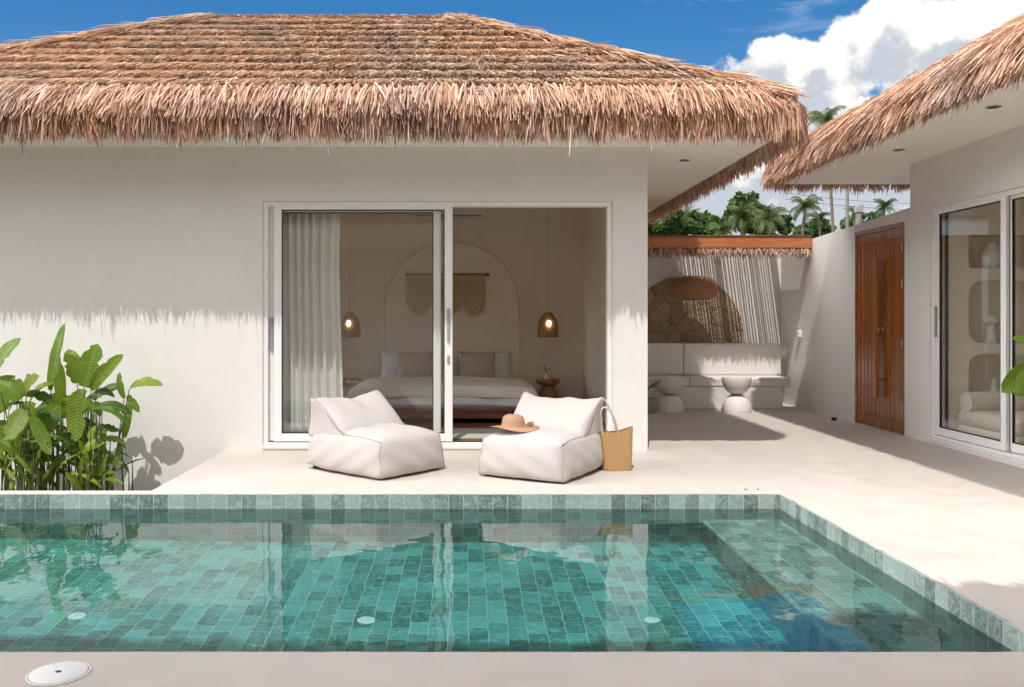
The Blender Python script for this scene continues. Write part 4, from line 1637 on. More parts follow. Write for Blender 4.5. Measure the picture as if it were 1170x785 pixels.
# bowl stools
def bowl_stool(X, Y, lab):
    t = thing('bowl_stool', (X, Y, 0), lab, 'stool', 'white double bowl stools by the bench')
    R = 0.195
    H = 0.232
    mb = MB()
    prof = [(R * 0.98, 0.0), (R, 0.015)]
    for i in range(1, 9):
        a = PI / 2 * i / 9
        prof.append((R * math.cos(a) ** 0.8, 0.015 + (H - 0.015) * math.sin(a)))
    prof.append((0.09, H))
    prof.append((0.0, H))
    mb.lathe(prof, 36, (X, Y, 0.0005))
    mb.build('foot_bowl', 'terrazzo', t)
    mb = MB()
    mb.lathe([(r, 2 * H - z) for r, z in reversed(prof)], 36, (X, Y, 0.002))
    mb.build('top_bowl', 'terrazzo', t)
    return t


bowl_stool((765 - 535) * 0.01175, 11.75, 'white double bowl stool half beside the column, with leaf tips against it')
bowl_stool((841.5 - 535) * 0.01175, 11.75, 'white double bowl stool standing alone in the sun before the bench')

# rattan pendant of the courtyard
pc = P(792, 329, 12.45)
pl = thing('pendant_lamp', (pc.x, pc.y, pc.z - 0.17), 'wide reddish woven pendant lamp in front of the stone panel', 'pendant lamp')
mb = MB()
prof = [(0.22, -0.165), (0.315, -0.125), (0.355, -0.04), (0.345, 0.04), (0.30, 0.11), (0.22, 0.15), (0.10, 0.168), (0.03, 0.17), (0.03, 0.16), (0.10, 0.158), (0.21, 0.14), (0.29, 0.10), (0.333, 0.04), (0.343, -0.04), (0.303, -0.12), (0.21, -0.158), (0.22, -0.165)]
mb.lathe(prof, 40, pc, 0.85)
o = mb.build('lamp_shade', 'rattan_red', pl)
mb = MB()
mb.tube([(pc.x, pc.y, pc.z + 0.165), (pc.x, pc.y, 2.236)], 0.005, 6)
mb.build('cord', 'stick', pl)


# ------------------------------------------------------------------ leaves and plants
def leaf_geo(mb, base, tip, width, sag=0.0, nrm=(0, -1, 0.3), fold=0.25, n=12, tears=0, seed=0, wav=0.04):
    rr = random.Random(seed)
    base = Vector(base); tip = Vector(tip)
    ax = tip - base
    L = ax.length
    nrm = Vector(nrm).normalized()
    side = ax.cross(nrm).normalized()
    nn = side.cross(ax).normalized()
    vs, fs, uvs = [], [], []
    cols = (-1.0, -0.5, 0.0, 0.5, 1.0)
    for i in range(n + 1):
        t = i / n
        w = width * 0.5 * (math.sin(PI * min(1, t * 0.97 + 0.03) ** 0.9) ** 0.48)
        if i == n:
            w = width * 0.01
        p = base + ax * t + nn * (sag * L * (math.sin(PI * t * 0.9))) + Vector((0, 0, -1)) * max(0, sag) * L * t * t * 0.6
        for c in cols:
            ww = w
            if tears and abs(c) == 1.0 and rr.random() < tears:
                ww = w * rr.uniform(0.55, 0.85)
            lift = fold * abs(c) * w + wav * w * math.sin(t * 17 + c * 3 + seed) * abs(c)
            vs.append(p + side * (c * ww) + nn * lift)
    m = len(cols)
    for i in range(n):
        for k in range(m - 1):
            a = i * m + k
            fs.append((a, a + 1, a + m + 1, a + m))
            uvs.append([(i / n, cols[k]), (i / n, cols[k + 1]), ((i + 1) / n, cols[k + 1]), ((i + 1) / n, cols[k])])
    mb.add(vs, fs, True, uvs)


def build_plant(name, root, stems, leaves, label, group=None, mats=('leaf', 'stalk'), yellow=()):
    """stems: list of point lists; leaves: list of (base, tip, width, sag, nrm, tears)"""
    t = thing(name, root, label, 'plant', group)
    for s in stems:
        mb = MB()
        n = len(s)
        mb.tube(s, [0.0085 - 0.0045 * i / max(1, n - 1) for i in range(n)], 7)
        mb.build('stalk', mats[1], t)
    mg, my = MB(), MB()
    for i, lf in enumerate(leaves):
        b, tp, w, sag, nr, te = lf
        leaf_geo(my if i in yellow else mg, b, tp, w, sag, nr, 0.22, 12, te, i + int(abs(root[0]) * 100))
    if mg.v:
        mg.build('foliage', mats[0], t)
    if my.v:
        my.build('yellow_leaf', 'leaf_yellow', t)
    return t


def bez(a, b, c, n=8):
    a, b, c = Vector(a), Vector(b), Vector(c)
    return [a * (1 - t) ** 2 + b * 2 * t * (1 - t) + c * t * t for t in [i / n for i in range(n + 1)]]


def plantspec(rootpx, Y, leafspecs, label, yellow=(), extra_low=4, seed=1):
    rr = random.Random(seed)
    root = Vector(((rootpx - 535) * Y / F, Y, -0.44))
    stems, leaves = [], []
    for (bx, by, tx, ty, wpx, dyb, dyt, sag, nr, te) in leafspecs:
        b = P(bx, by, Y + dyb)
        tp = P(tx, ty, Y + dyt)
        leaves.append((b, tp, wpx * Y / F, sag, nr, te))
        stems.append(bez(root + Vector((rr.uniform(-0.12, 0.12), rr.uniform(-0.06, 0.08), 0)), Vector((root.x + (b.x - root.x) * 0.25, Y, (root.z + b.z) / 2)), b))
    for k in range(extra_low + 2):
        a = rr.uniform(0, 2 * PI)
        rt = root + Vector((rr.uniform(-0.13, 0.13), rr.uniform(-0.08, 0.10), 0))
        b = rt + Vector((rr.uniform(-0.05, 0.05), rr.uniform(-0.05, 0.05), rr.uniform(0.50, 0.98)))
        ln = rr.uniform(0.18, 0.36)
        tp = b + Vector((math.cos(a) * ln, math.sin(a) * ln * 0.6, rr.uniform(-0.16, 0.14)))
        if max(tp.x, b.x) < -2.66 and not (extra_low <= 2):
            leaves.append((b, tp, rr.uniform(0.07, 0.13), rr.uniform(0.05, 0.2), (rr.uniform(-0.6, 0.6), -0.6, 0.9), 0.25))
            stems.append([rt, (rt + b) / 2 + Vector((rr.uniform(-0.02, 0.02), 0, 0)), b])
    for k in range(extra_low * 2):
        a = rr.uniform(0, 2 * PI)
        ln = rr.uniform(0.20, 0.42)
        rt = root + Vector((rr.uniform(-0.16, 0.16), rr.uniform(-0.10, 0.10), 0))
        b = rt + Vector((0, 0, rr.uniform(0.22, 0.55)))
        tp = b + Vector((math.cos(a) * ln * 0.7, math.sin(a) * ln * 0.5, rr.uniform(0.06, 0.30)))
        if tp.x < -2.55:
            leaves.append((b, tp, rr.uniform(0.025, 0.060), rr.uniform(0.05, 0.16), (rr.uniform(-0.6, 0.6), -0.6, 0.8), 0.0))
            if k % 2:
                stems.append([rt, b])
    return build_plant('banana_plant', root, stems, leaves, label, 'leafy plants in the white wall planter', yellow=yellow)


F1 = (0.1, -1, 0.25)
F2 = (-0.5, -0.8, 0.3)
F3 = (0.6, -0.7, 0.4)
UP = (0.1, -0.35, 1)
UP2 = (-0.2, -0.6, 0.8)
plantspec(66, 7.55, [(58, 446, 75, 368, 21, 0, 0.02, 0.02, F2, 0.05), (70, 462, 62, 398, 14, 0.1, 0.1, 0.05, F3, 0.1), (66, 462, 36, 506, 25, -0.1, -0.2, -0.08, F1, 0.1), (72, 455, 106, 470, 24, 0.05, 0, 0.14, UP, 0.15)],
          'tall leafy plant with one upright narrow leaf topping the whole clump', extra_low=5, seed=3)
plantspec(101, 7.6, [(96, 442, 112, 392, 27, 0, 0.05, 0.03, F1, 0.15), (88, 438, 78, 398, 22, 0.08, 0.12, 0.04, F3, 0.1), (104, 445, 142, 401, 16, 0, -0.05, 0.10, F1, 0.2), (110, 452, 136, 410, 18, 0.12, 0.05, 0.1, UP2, 0.2), (88, 448, 86, 505, 22, -0.12, -0.18, -0.05, F1, 0.05), (100, 455, 132, 452, 18, 0.1, 0.05, 0.2, UP, 0.2)],
          'leafy plant with broad front leaves and a bright leaf hanging straight down', extra_low=5, seed=5)
plantspec(130, 7.95, [(142, 455, 137, 424, 12, 0, 0, 0.05, F2, 0.05), (148, 444, 187, 438, 17, 0, 0, 0.16, UP2, 0.35), (142, 500, 150, 455, 10, 0, 0, 0.02, F1, 0.0), (146, 452, 160, 470, 9, 0.02, 0.0, 0.1, F1, 0.1)],
          'slender leaning plant at the right end of the clump with one leaf reaching out', extra_low=2, seed=8)
plantspec(28, 7.45, [(-6, 424, 25, 385, 24, 0, 0.05, 0.06, F2, 0.05), (30, 448, 46, 428, 30, 0, 0, 0.12, UP2, 0.3), (25, 455, -8, 432, 30, 0.05, 0, 0.14, UP2, 0.3), (34, 462, 62, 436, 22, 0.1, 0.1, 0.15, UP, 0.3), (28, 468, 8, 500, 22, -0.1, -0.2, -0.05, F1, 0.1), (36, 475, 58, 520, 15, -0.15, -0.2, -0.05, F1, 0.1)],
          'leafy plant with ragged yellowing top leaves at the left edge', yellow=(1, 2), extra_low=7, seed=13)
plantspec(8, 7.75, [(5, 470, -18, 440, 26, 0, 0, 0.1, UP2, 0.2), (10, 472, 30, 450, 22, 0, 0, 0.12, UP, 0.2), (4, 490, -14, 530, 24, -0.1, -0.1, -0.05, F1, 0.1), (14, 480, 22, 530, 20, -0.2, -0.2, -0.04, F3, 0.1)],
          'dense low leafy plant cut off by the left edge of the view', extra_low=7, seed=17)
plantspec(48, 7.85, [(50, 480, 72, 440, 24, 0.05, 0, 0.1, F3, 0.2), (44, 482, 22, 458, 22, 0.05, 0, 0.12, UP2, 0.2), (52, 490, 84, 474, 20, 0, 0, 0.14, UP, 0.2), (48, 500, 30, 535, 18, -0.1, -0.2, -0.05, F1, 0.0)],
          'dark leafy plant filling the middle of the clump against the wall', extra_low=6, seed=19)
plantspec(86, 7.9, [(88, 470, 118, 452, 20, 0.05, 0, 0.15, UP, 0.2), (84, 475, 66, 452, 20, 0.05, 0, 0.12, UP2, 0.2), (92, 500, 112, 512, 13, -0.1, -0.1, 0.1, UP, 0.0), (100, 530, 142, 528, 11, -0.1, -0.2, 0.1, UP2, 0.0)],
          'leafy plant with thin upright stalks and small low leaves near the column end', extra_low=6, seed=23)
plantspec(112, 7.35, [(110, 545, 134, 540, 9, 0, 0, 0.1, UP, 0.0), (112, 548, 98, 522, 8, 0, 0, 0.06, F2, 0.0), (112, 548, 122, 518, 8, 0, 0, 0.06, F1, 0.0), (110, 550, 142, 552, 8, 0, -0.1, 0.1, UP, 0.0)],
          'small low plant with narrow leaves right behind the pool edge', extra_low=5, seed=29)

# potted plant by the right sliding door (mostly outside the frame)
pr = Vector((4.42, 6.45, 0))
pp = thing('potted_plant', pr, 'big green leaf of a potted plant reaching in before the right glass door', 'plant')
mb = MB()
mb.lathe([(0.0, 0.0), (0.13, 0.0), (0.17, 0.12), (0.18, 0.26), (0.17, 0.34), (0.155, 0.34), (0.16, 0.28), (0.0, 0.27)], 28, pr)
mb.build('pot', 'pot', pp)
mb = MB()
lv = [(P(1186, 420, 6.4), P(1144, 446, 6.35), 0.17, 0.10, (-0.2, -0.9, 0.5)), (P(1190, 396, 6.45), P(1156, 386, 6.5), 0.10, 0.05, UP2), (P(1190, 410, 6.3), P(1160, 452, 6.2), 0.19, -0.04, F3),
      (P(1200, 380, 6.45), P(1230, 320, 6.4), 0.2, 0.08, F1), (P(1205, 390, 6.5), P(1260, 380, 6.5), 0.2, 0.1, UP2)]
for i, (b, tp, w, sg, nr) in enumerate(lv):
    leaf_geo(mb, b, tp, w, sg, nr, 0.2, 12, 0.05, i + 50)
mb.build('foliage', 'leaf', pp)
for b, tp, w, sg, nr in lv:
    mb = MB()
    mb.tube(bez(pr + Vector((0, 0, 0.26)), pr + Vector((0, 0, 0.8)), b), 0.009, 7)
    mb.build('stalk', 'stalk', pp)
# leaf tips of a pot plant hidden by the column
pr = Vector((2.36, 11.55, 0))
pp = thing('potted_plant', pr, 'potted plant mostly hidden by the column, its dark leaf tips by the left stool', 'plant')
mb = MB()
mb.lathe([(0.0, 0.0), (0.08, 0.0), (0.105, 0.1), (0.11, 0.2), (0.095, 0.2), (0.1, 0.17), (0.0, 0.165)], 24, pr)
mb.build('pot', 'pot', pp)
mb = MB()
for i, (b, tp, w) in enumerate(((pr + Vector((0, 0, 0.3)), P(756, 435, 11.5), 0.06), (pr + Vector((0, 0, 0.3)), P(753, 439, 11.4), 0.05), (pr + Vector((0, 0, 0.3)), pr + Vector((-0.25, -0.1, 0.5)), 0.07), (pr + Vector((0, 0, 0.32)), pr + Vector((-0.1, 0.1, 0.62)), 0.07))):
    leaf_geo(mb, b, tp, w, 0.06, UP, 0.2, 10, 0, i + 80)
mb.build('foliage', 'leaf', pp)
mb = MB()
mb.tube([pr + Vector((0, 0, 0.165)), pr + Vector((0, 0, 0.31))], 0.012, 7)
mb.build('stalk', 'stalk', pp)


# ------------------------------------------------------------------ lounge chairs
def puff_box(fn, n=14):
    """grid box in [-1,1]^3 mapped by fn; returns MB"""
    mb = MB()
    vs, fs = [], []

    def face(axis, s):
        base = len(vs)
        for j in range(n + 1):
            for i in range(n + 1):
                u, v = i / n * 2 - 1, j / n * 2 - 1
                p = [0, 0, 0]
                p[axis] = s
                p[(axis + 1) % 3] = u
                p[(axis + 2) % 3] = v
                vs.append(fn(*p))
        for j in range(n):
            for i in range(n):
                a = base + j * (n + 1) + i
                f = (a, a + 1, a + n + 2, a + n + 1)
                fs.append(f if s > 0 else tuple(reversed(f)))
    for ax in range(3):
        for s in (-1, 1):
            face(ax, s)
    mb.add(vs, fs, True)
    return mb


CW, CL, CH = 0.70, 0.86, 0.315


CS = [0.0]


def base_fn(x, y, z):
    ph = CS[0]
    bx, by, bz = 1 - x * x, 1 - y * y, 1 - z * z
    # round a little at corners then puff each face
    X = x * CW / 2
    Y = (y + 1) / 2 * CL
    Z = (z + 1) / 2 * CH
    if abs(x) == 1 or True:
        X += (1 if x > 0 else -1) * abs(x) ** 6 * 0.052 * (by ** 0.5) * (bz ** 0.5)
        Y += (1 if y > 0 else -1) * abs(y) ** 6 * 0.055 * (bx ** 0.5) * (bz ** 0.5)
    if z > 0:
        Z += abs(z) ** 6 * 0.055 * (bx ** 0.5) * (by ** 0.5)
        # top front corners dip slightly
        Z -= 0.022 * abs(x) ** 4 * abs(y) ** 4 * z
    else:
        Z += abs(z) * (0.018 + 0.028 * abs(x) ** 5 * max(0, y) ** 3 - 0.018 * bx * by)
    # creases
    Z += (0.006 * math.sin(X * 15 + Y * 9 + ph) + 0.004 * math.sin(X * 31 - Y * 23 + ph * 2)) * bx * by * max(0.0, z)
    X += (0.004 * math.sin(Z * 40 + Y * 23 + ph) + 0.003 * math.sin(Y * 41 - Z * 19 + ph)) * abs(x) ** 6
    Y += (0.004 * math.sin(Z * 37 + X * 21 + ph) + 0.003 * math.sin(X * 43 + Z * 17 + ph * 3)) * abs(y) ** 6
    # the bag slumps: lower sides swell, top edges pull in
    sw = 1 + 0.035 * (1 - (z + 1) / 2) * (1 if True else 0) - 0.030 * ((z + 1) / 2) ** 2
    X *= sw
    Y = CL / 2 + (Y - CL / 2) * sw
    return Vector((X, Y, Z))


def back_fn(x, y, z):
    bx, by, bz = 1 - x * x, 1 - y * y, 1 - z * z
    t = (z + 1) / 2
    ph = CS[0]
    y0 = 0.40 + (0.78 - 0.40) * t - 0.05 * math.sin(PI * t)
    y1 = 0.875 + (0.835 - 0.875) * t
    Y = y0 + (y1 - y0) * (y + 1) / 2
    w = CW / 2 * (1.0 + 0.03 * t - 0.05 * math.sin(PI * t))
    X = x * w
    Z = 0.275 + (0.60 - 0.275) * t
    Z -= 0.035 * t * bx                       # sagging top edge between two ears
    if y < 0:
        Y -= abs(y) ** 6 * 0.07 * (bx ** 0.6) * (bz ** 0.6)
    else:
        Y += abs(y) ** 6 * 0.03 * (bx ** 0.7) * (bz ** 0.6)
    X += (1 if x > 0 else -1) * abs(x) ** 6 * 0.012 * (by ** 0.6) * (bz ** 0.6)
    Y += (0.008 * math.sin(X * 19 + Z * 15 + ph) + 0.005 * math.sin(X * 37 - Z * 29 + ph)) * bx
    Z += (0.010 * math.sin(X * 13 + 1 + ph) + 0.005 * math.sin(X * 29 + ph)) * t
    return Vector((X, Y, Z))


def lounge(loc, rz, label, seam_sides=(-1, 1)):
    t = thing('bean_lounge_chair', (0, 0, 0), label, 'lounge chair', 'cream outdoor bean lounge chairs')
    b = weld(puff_box(base_fn, 18).build('seat', 'lounge', t))
    k = weld(puff_box(back_fn, 16).build('backrest', 'lounge', t))
    mb = MB()
    mb.box(-CW / 2 + 0.02, CW / 2 - 0.02, 0.02, CL - 0.02, 0.001, 0.022)
    mb.build('underside', 'dark', t, bevel=0.006)
    # seams
    for s in (-1, 1):
        pts = [base_fn(s, -1 + 2 * i / 20 * 0.5, 1) + Vector((s * 0.002, 0, 0.0)) for i in range(21)]
        # sweep from the top edge of the side up to the back's side
        e0 = pts[-1]
        top = back_fn(s, -1, 0.55)
        pts = pts[:15] + bez(pts[15], Vector((s * (CW / 2 + 0.012), 0.50, CH + 0.0)), top, 9)[1:]
        mb = MB()
        mb.tube(pts, 0.0035, 6)
        mb.tube([base_fn(s, -1, -1 + 2 * i / 12) for i in range(13)], 0.003, 6)
        mb.tube([back_fn(s, -1, 0.55 + 0.45 * i / 6) for i in range(7)], 0.003, 6)
        mb.tube([base_fn(s, 0.15 + 0.85 * i / 8, 1) for i in range(9)], 0.0022, 6)
        mb.build('seam', 'piping', t)
    t.location = loc
    t.rotation_euler = (0, 0, rz)
    return t


def chair_at(corner, side, rz, label):
    """corner = ground point of the front corner on the given side (+1 right, -1 left)"""
    R = Matrix.Rotation(rz, 3, 'Z')
    off = R @ Vector((side * CW / 2, 0, 0))
    return lounge(Vector((corner[0], corner[1], 0)) - off, rz, label)


def gpt(px, py):
    Y = 1250 / (py - 364)
    return ((px - 535) * Y / F, Y)


chR = chair_at(gpt(642.5, 553.5), 1, math.radians(-30), 'cream bean lounge chair with a straw hat on its seat and a bag beside it')
CS[0] = 2.3
chL = chair_at(gpt(434.5, 549.5), -1, math.radians(49), 'cream bean lounge chair with bare seat in front of the curtain side of the glass')

# hat on the right chair
hp = chR.matrix_basis @ Vector((-0.165, 0.20, 0.0))
hatZ = 0.374
ht = thing('straw_hat', (hp.x, hp.y, hatZ), 'pinkish straw sun hat with a bow lying on the right lounge chair', 'hat')
mb = MB()
vs, fs = [], []
segs = 40
rad = [(0.0, 0.108), (0.03, 0.107), (0.058, 0.098), (0.076, 0.082), (0.084, 0.045), (0.088, 0.014), (0.094, 0.006), (0.12, 0.004), (0.15, 0.0), (0.178, -0.002)]
for i, (r, z) in enumerate(rad):
    for k in range(segs):
        a = 2 * PI * k / segs
        zz = z
        if r > 0.09:
            q = (r - 0.09) / 0.09
            zz += q * (0.010 * math.sin(a * 2 + 0.6) + 0.006 * math.sin(a * 3 + 2) + 0.002)
        if r < 0.06:
            zz -= 0.005 * math.exp(-((r * math.cos(a)) / 0.022) ** 2)
        ex = 1.06 if r < 0.1 else 1.06 + 0.10 * max(0.0, math.cos(a)) * (r - 0.09) / 0.09
        vs.append((hp.x + r * ex * math.cos(a), hp.y + r * math.sin(a), hatZ + zz - 0.05 * r * math.cos(a) * 0.6))
for i in range(len(rad) - 1):
    for k in range(segs):
        k2 = (k + 1) % segs
        fs.append((i * segs + k, i * segs + k2, (i + 1) * segs + k2, (i + 1) * segs + k))
mb.add(vs, fs, True)
mb.build('hat_body', 'hat', ht, solid=0.004)
mb = MB()
mb.lathe([(0.0895, 0.012), (0.0915, 0.013), (0.0868, 0.037), (0.0845, 0.036)], 36, (hp.x, hp.y, hatZ))
mb.v = [(hp.x + (v[0] - hp.x) * 1.06, v[1], v[2]) for v in mb.v]
mb.build('hat_band', 'hat_band', ht)
mb = MB()
for s in (-1, 1):
    c0 = Vector((hp.x + 0.10, hp.y - 0.03, hatZ + 0.030))
    mb.tube([c0, c0 + Vector((0.03, -0.01 * s, 0.012 + 0.006 * s)), c0 + Vector((0.065, -0.014 * s, 0.008 + 0.012 * s)), c0 + Vector((0.045, -0.012 * s, -0.004 + 0.005 * s)), c0], 0.007, 7)
mb.build('bow', 'hat_band', ht)

# straw bag
gx, gy = gpt(701, 540)
gy += 0.14
gx = (704 - 535) * gy / F
bg = thing('straw_bag', (gx, gy, 0), 'golden woven straw tote bag with rope handles standing beside the right lounge chair', 'bag')
mb = MB()
nseg, nz = 48, 14
vs, fs = [], []
Hb = 0.335


def bag_pt(a, t, inset=0.0):
    wx = 0.118 + 0.022 * t - inset
    wy = 0.075 - 0.030 * t - inset
    c, s = math.cos(a), math.sin(a)
    p = 0.45
    x = wx * (abs(c) ** p) * (1 if c > 0 else -1)
    y = wy * (abs(s) ** p) * (1 if s > 0 else -1)
    z = Hb * t * (1 + 0.05 * (x / wx)) + 0.002 - (0.02 * t * (1 - (x / wx) ** 2))
    y += 0.006 * math.sin(x * 30 + t * 4)
    return (gx + x * math.cos(0.12) - y * math.sin(0.12), gy + x * math.sin(0.12) + y * math.cos(0.12), max(0.002, z))


for j in range(nz + 1):
    for k in range(nseg):
        vs.append(bag_pt(2 * PI * k / nseg, j / nz))
for j in range(nz + 1):
    for k in range(nseg):
        vs.append(bag_pt(2 * PI * k / nseg, 1 - j / nz * 0.97, 0.006))
for j in range(2 * nz + 1):
    for k in range(nseg):
        k2 = (k + 1) % nseg
        fs.append((j * nseg + k, j * nseg + k2, (j + 1) * nseg + k2, (j + 1) * nseg + k))
fs.append(tuple(reversed(range(nseg))))
fs.append(tuple((2 * nz + 1) * nseg + k for k in range(nseg)))
mb.add(vs, fs, True)
mb.build('bag_body', 'bag', bg)
for s, hh in ((-1, 0.24), (1, 0.30)):
    mb = MB()
    yb = gy + s * 0.045
    pts = []
    for i in range(17):
        t = i / 16
        a = PI * t
        pts.append((gx - 0.055 + 0.065 * -math.cos(a) - 0.055 * math.sin(a) - 0.0, yb + 0.05 * math.sin(a) * s, Hb - 0.05 + hh * math.sin(a) ** 0.75))
    mb.tube(pts, 0.0075, 8)
    mb.build('handle', 'rope', bg)

# ------------------------------------------------------------------ opposite pavilion (over and behind the camera)
op = thing('thatched_pavilion', (-1.5, -1.0, 0), 'open thatched pavilion on the near side of the pool, its eave shading the front deck', 'pavilion')
mb = MB()
mb.box(-6.4, 3.35, -4.4, 2.40, ZSOF, 2.94)
mb.build('soffit', 'soffit', op)
mb = MB()
mb.box(-6.0, 3.1, -4.1, -3.95, 0.0, ZSOF - 0.002)
mb.build('wall', 'wall', op)
for x in (-5.6, 2.9):
    for y in (1.3,):
        mb = MB()
        mb.box(x - 0.12, x + 0.12, y, y + 0.24, 0.0, ZSOF - 0.002)
        mb.build('post', 'wall', op, bevel=0.01)
thatch_roof(op, -6.5, 3.45, -4.5, 2.43, 3.10, 0.565, [60, 60, 160, 60], [160, 200, 420, 160])


# ------------------------------------------------------------------ trees beyond the walls
def palm_mesh(h, R, seed, nf=20, droop=1.0):
    rr = random.Random(seed)
    tr = MB()
    lean = rr.uniform(-0.06, 0.06) * h
    pts = [(lean * (t / 8) ** 2, 0.02 * h * math.sin(t / 8 * 2), h * t / 8) for t in range(9)]
    tr.tube(pts, [0.10 * (1 - 0.35 * t / 8) * (1.3 if t == 0 else 1) for t in range(9)], 10)
    top = Vector(pts[-1])
    cr = MB()
    for k in range(nf):
        a = 2 * PI * k * 0.381966 + rr.uniform(-0.2, 0.2)
        el = math.radians(rr.uniform(-25, 78) if k > 3 else rr.uniform(55, 85))
        L = R * rr.uniform(0.85, 1.12)
        d = Vector((math.cos(a), math.sin(a), 0))
        n = 13
        prev = None
        side = Vector((-d.y, d.x, 0))
        pos = top.copy()
        rach = []
        ang = el
        for i in range(n + 1):
            t = i / n
            rach.append((pos.copy(), ang))
            ang -= (0.04 + 0.20 * t) * droop
            pos = pos + (d * math.cos(ang) + Vector((0, 0, 1)) * math.sin(ang)) * (L / n)
        cr.tube([p for p, _ in rach], [0.035 * (1 - 0.8 * i / n) for i in range(n + 1)], 4)
        for i in range(1, n + 1):
            for sub in range(3):
                p, ang = rach[i]
                p0, _ = rach[i - 1]
                p = p0 + (p - p0) * (sub / 3 + rr.uniform(0, 0.2))
                t = (i - 1 + sub / 3) / n
                ll = L * 0.30 * (math.sin(PI * min(1, 0.15 + t * 0.85)) ** 0.7 + 0.08) * rr.uniform(0.8, 1.15)
                fw = d * math.cos(ang) + Vector((0, 0, 1)) * math.sin(ang)
                for s in (-1, 1):
                    dd = (side * s * 0.8 + fw * 0.55 + Vector((0, 0, -0.42 - rr.uniform(0, 0.3)))).normalized()
                    wv = fw * 0.020 * R / 2.2
                    m1 = p + dd * ll * 0.55
                    tip = p + dd * ll + Vector((0, 0, -0.12 * ll))
                    cr.add([p - wv * 0.6, p + wv * 0.6, m1 + wv, m1 - wv, tip], [(0, 1, 2, 3), (3, 2, 4)])
    return tr, cr


def palm(px, py, Y, Rpx, label, seed, droop=1.0, nf=20):
    c = P(px, py, Y)
    h = c.z + 0.46
    t = thing('palm_tree', (0, 0, 0), label, 'palm tree', 'coconut palms beyond the walls')
    tr, cr = palm_mesh(h, Rpx * Y / F, seed, nf, droop)
    top = Vector(tr.v[-1]) * 0
    tr.build('trunk', 'trunk', t)
    cr.build('crown', 'frond', t)
    t.location = (c.x, Y, -0.46)
    return t


palm(957, 136, 45, 27, 'lone tall palm showing its head between the two straw roofs', 1, 1.0, 22)
palm(912, 236, 38, 25, 'palm with bare slim trunk standing clear above the orange fascia end', 2, 1.15, 18)
palm(884, 250, 36, 26, 'bushy yellow green palm just left of the bare trunk palm', 3, 0.85, 24)
palm(942, 250, 48, 18, 'small palm above the start of the sloping wall top', 4, 1.0, 18)
palm(976, 243, 52, 14, 'small distant palm just left of the white lamp box on its post', 5, 1.0, 16)
palm(1006, 236, 44, 17, 'palm close above the wooden gate under the right eave', 6, 0.9, 18)
palm(852, 248, 33, 26, 'yellowish palm in front of the round broad-leaved tree', 7, 0.9, 22)
palm(789, 250, 42, 22, 'dull palm with upright fronds beside the column', 8, 0.6, 18)
palm(826, 262, 34, 20, 'low palm crown just above the orange fascia below the round tree', 9, 0.9, 20)


def leafy_tree(px, py, Y, rxpx, rzpx, label, seed, nclump=34, leaf=0.30, name='broadleaf_tree', group='green trees beyond the courtyard wall'):
    rr = np.random.default_rng(seed)
    c = P(px, py, Y)
    t = thing(name, (c.x, Y, -0.46), label, 'tree', group)
    rx, rz = rxpx * Y / F, rzpx * Y / F
    mb = MB()
    mb.tube([(c.x, Y, -0.46), (c.x + 0.1, Y, c.z * 0.5), (c.x, Y, c.z)], [0.22, 0.16, 0.1], 8)
    V, Q = [], []
    n0 = 0
    for k in range(nclump):
        u = rr.normal(size=3)
        u /= np.linalg.norm(u)
        rad = rr.uniform(0.45, 1.0)
        cc = np.array([c.x + u[0] * rx * rad, Y + u[1] * rx * rad, c.z + u[2] * rz * rad])
        mb.tube([(c.x, Y, c.z - rz * 0.6), tuple((np.array([c.x, Y, c.z]) + cc) / 2), tuple(cc)], [0.07, 0.04, 0.015], 5)
        m = 130
        pts = rr.normal(size=(m, 3))
        pts /= np.linalg.norm(pts, axis=1, keepdims=True)
        pts *= (rr.random((m, 1)) ** 0.45) * np.array([rx, rx, rz]) * rr.uniform(0.24, 0.40)
        pts += cc
        a = rr.normal(size=(m, 3)); a /= np.linalg.norm(a, axis=1, keepdims=True)
        b = np.cross(a, rr.normal(size=(m, 3))); b /= np.linalg.norm(b, axis=1, keepdims=True)
        s = rr.uniform(0.6, 1.2, (m, 1)) * leaf
        q = np.stack([pts - a * s * 0.5, pts + b * s * 0.22, pts + a * s * 0.5, pts - b * s * 0.22], 1)
        V.append(q.reshape(-1, 3))
        Q.append((np.arange(m)[:, None] * 4 + np.arange(4)) + n0)
        n0 += 4 * m
    mb.build('trunk', 'trunk', t)
    fast_mesh('crown', np.concatenate(V), np.concatenate(Q), np.zeros((0, 3), int), 'tree_leaf', t)
    return t


leafy_tree(848, 244, 40, 24, 22, 'round dark broad-leaved tree standing highest above the courtyard wall', 1, 46)
leafy_tree(822, 256, 37, 14, 14, 'small dark tree joined to the left of the round tallest tree', 2, 26)
leafy_tree(766, 258, 36, 28, 15, 'wide pale green bush top against the column above the orange fascia', 3, 34)
leafy_tree(797, 254, 39, 18, 17, 'mid green bush between the column bush and the small dark tree', 4, 26)
leafy_tree(880, 258, 42, 26, 15, 'low dark green bush under the palms above the middle of the fascia', 5, 26)
leafy_tree(745, 262, 44, 16, 20, 'dark tree mostly hidden behind the bungalow column', 6, 26)
leafy_tree(928, 264, 50, 24, 11, 'distant low green bush behind the start of the sloping wall top', 7, 26)
leafy_tree(985, 255, 55, 26, 13, 'distant green bush behind the poles above the sloping wall', 8, 26)
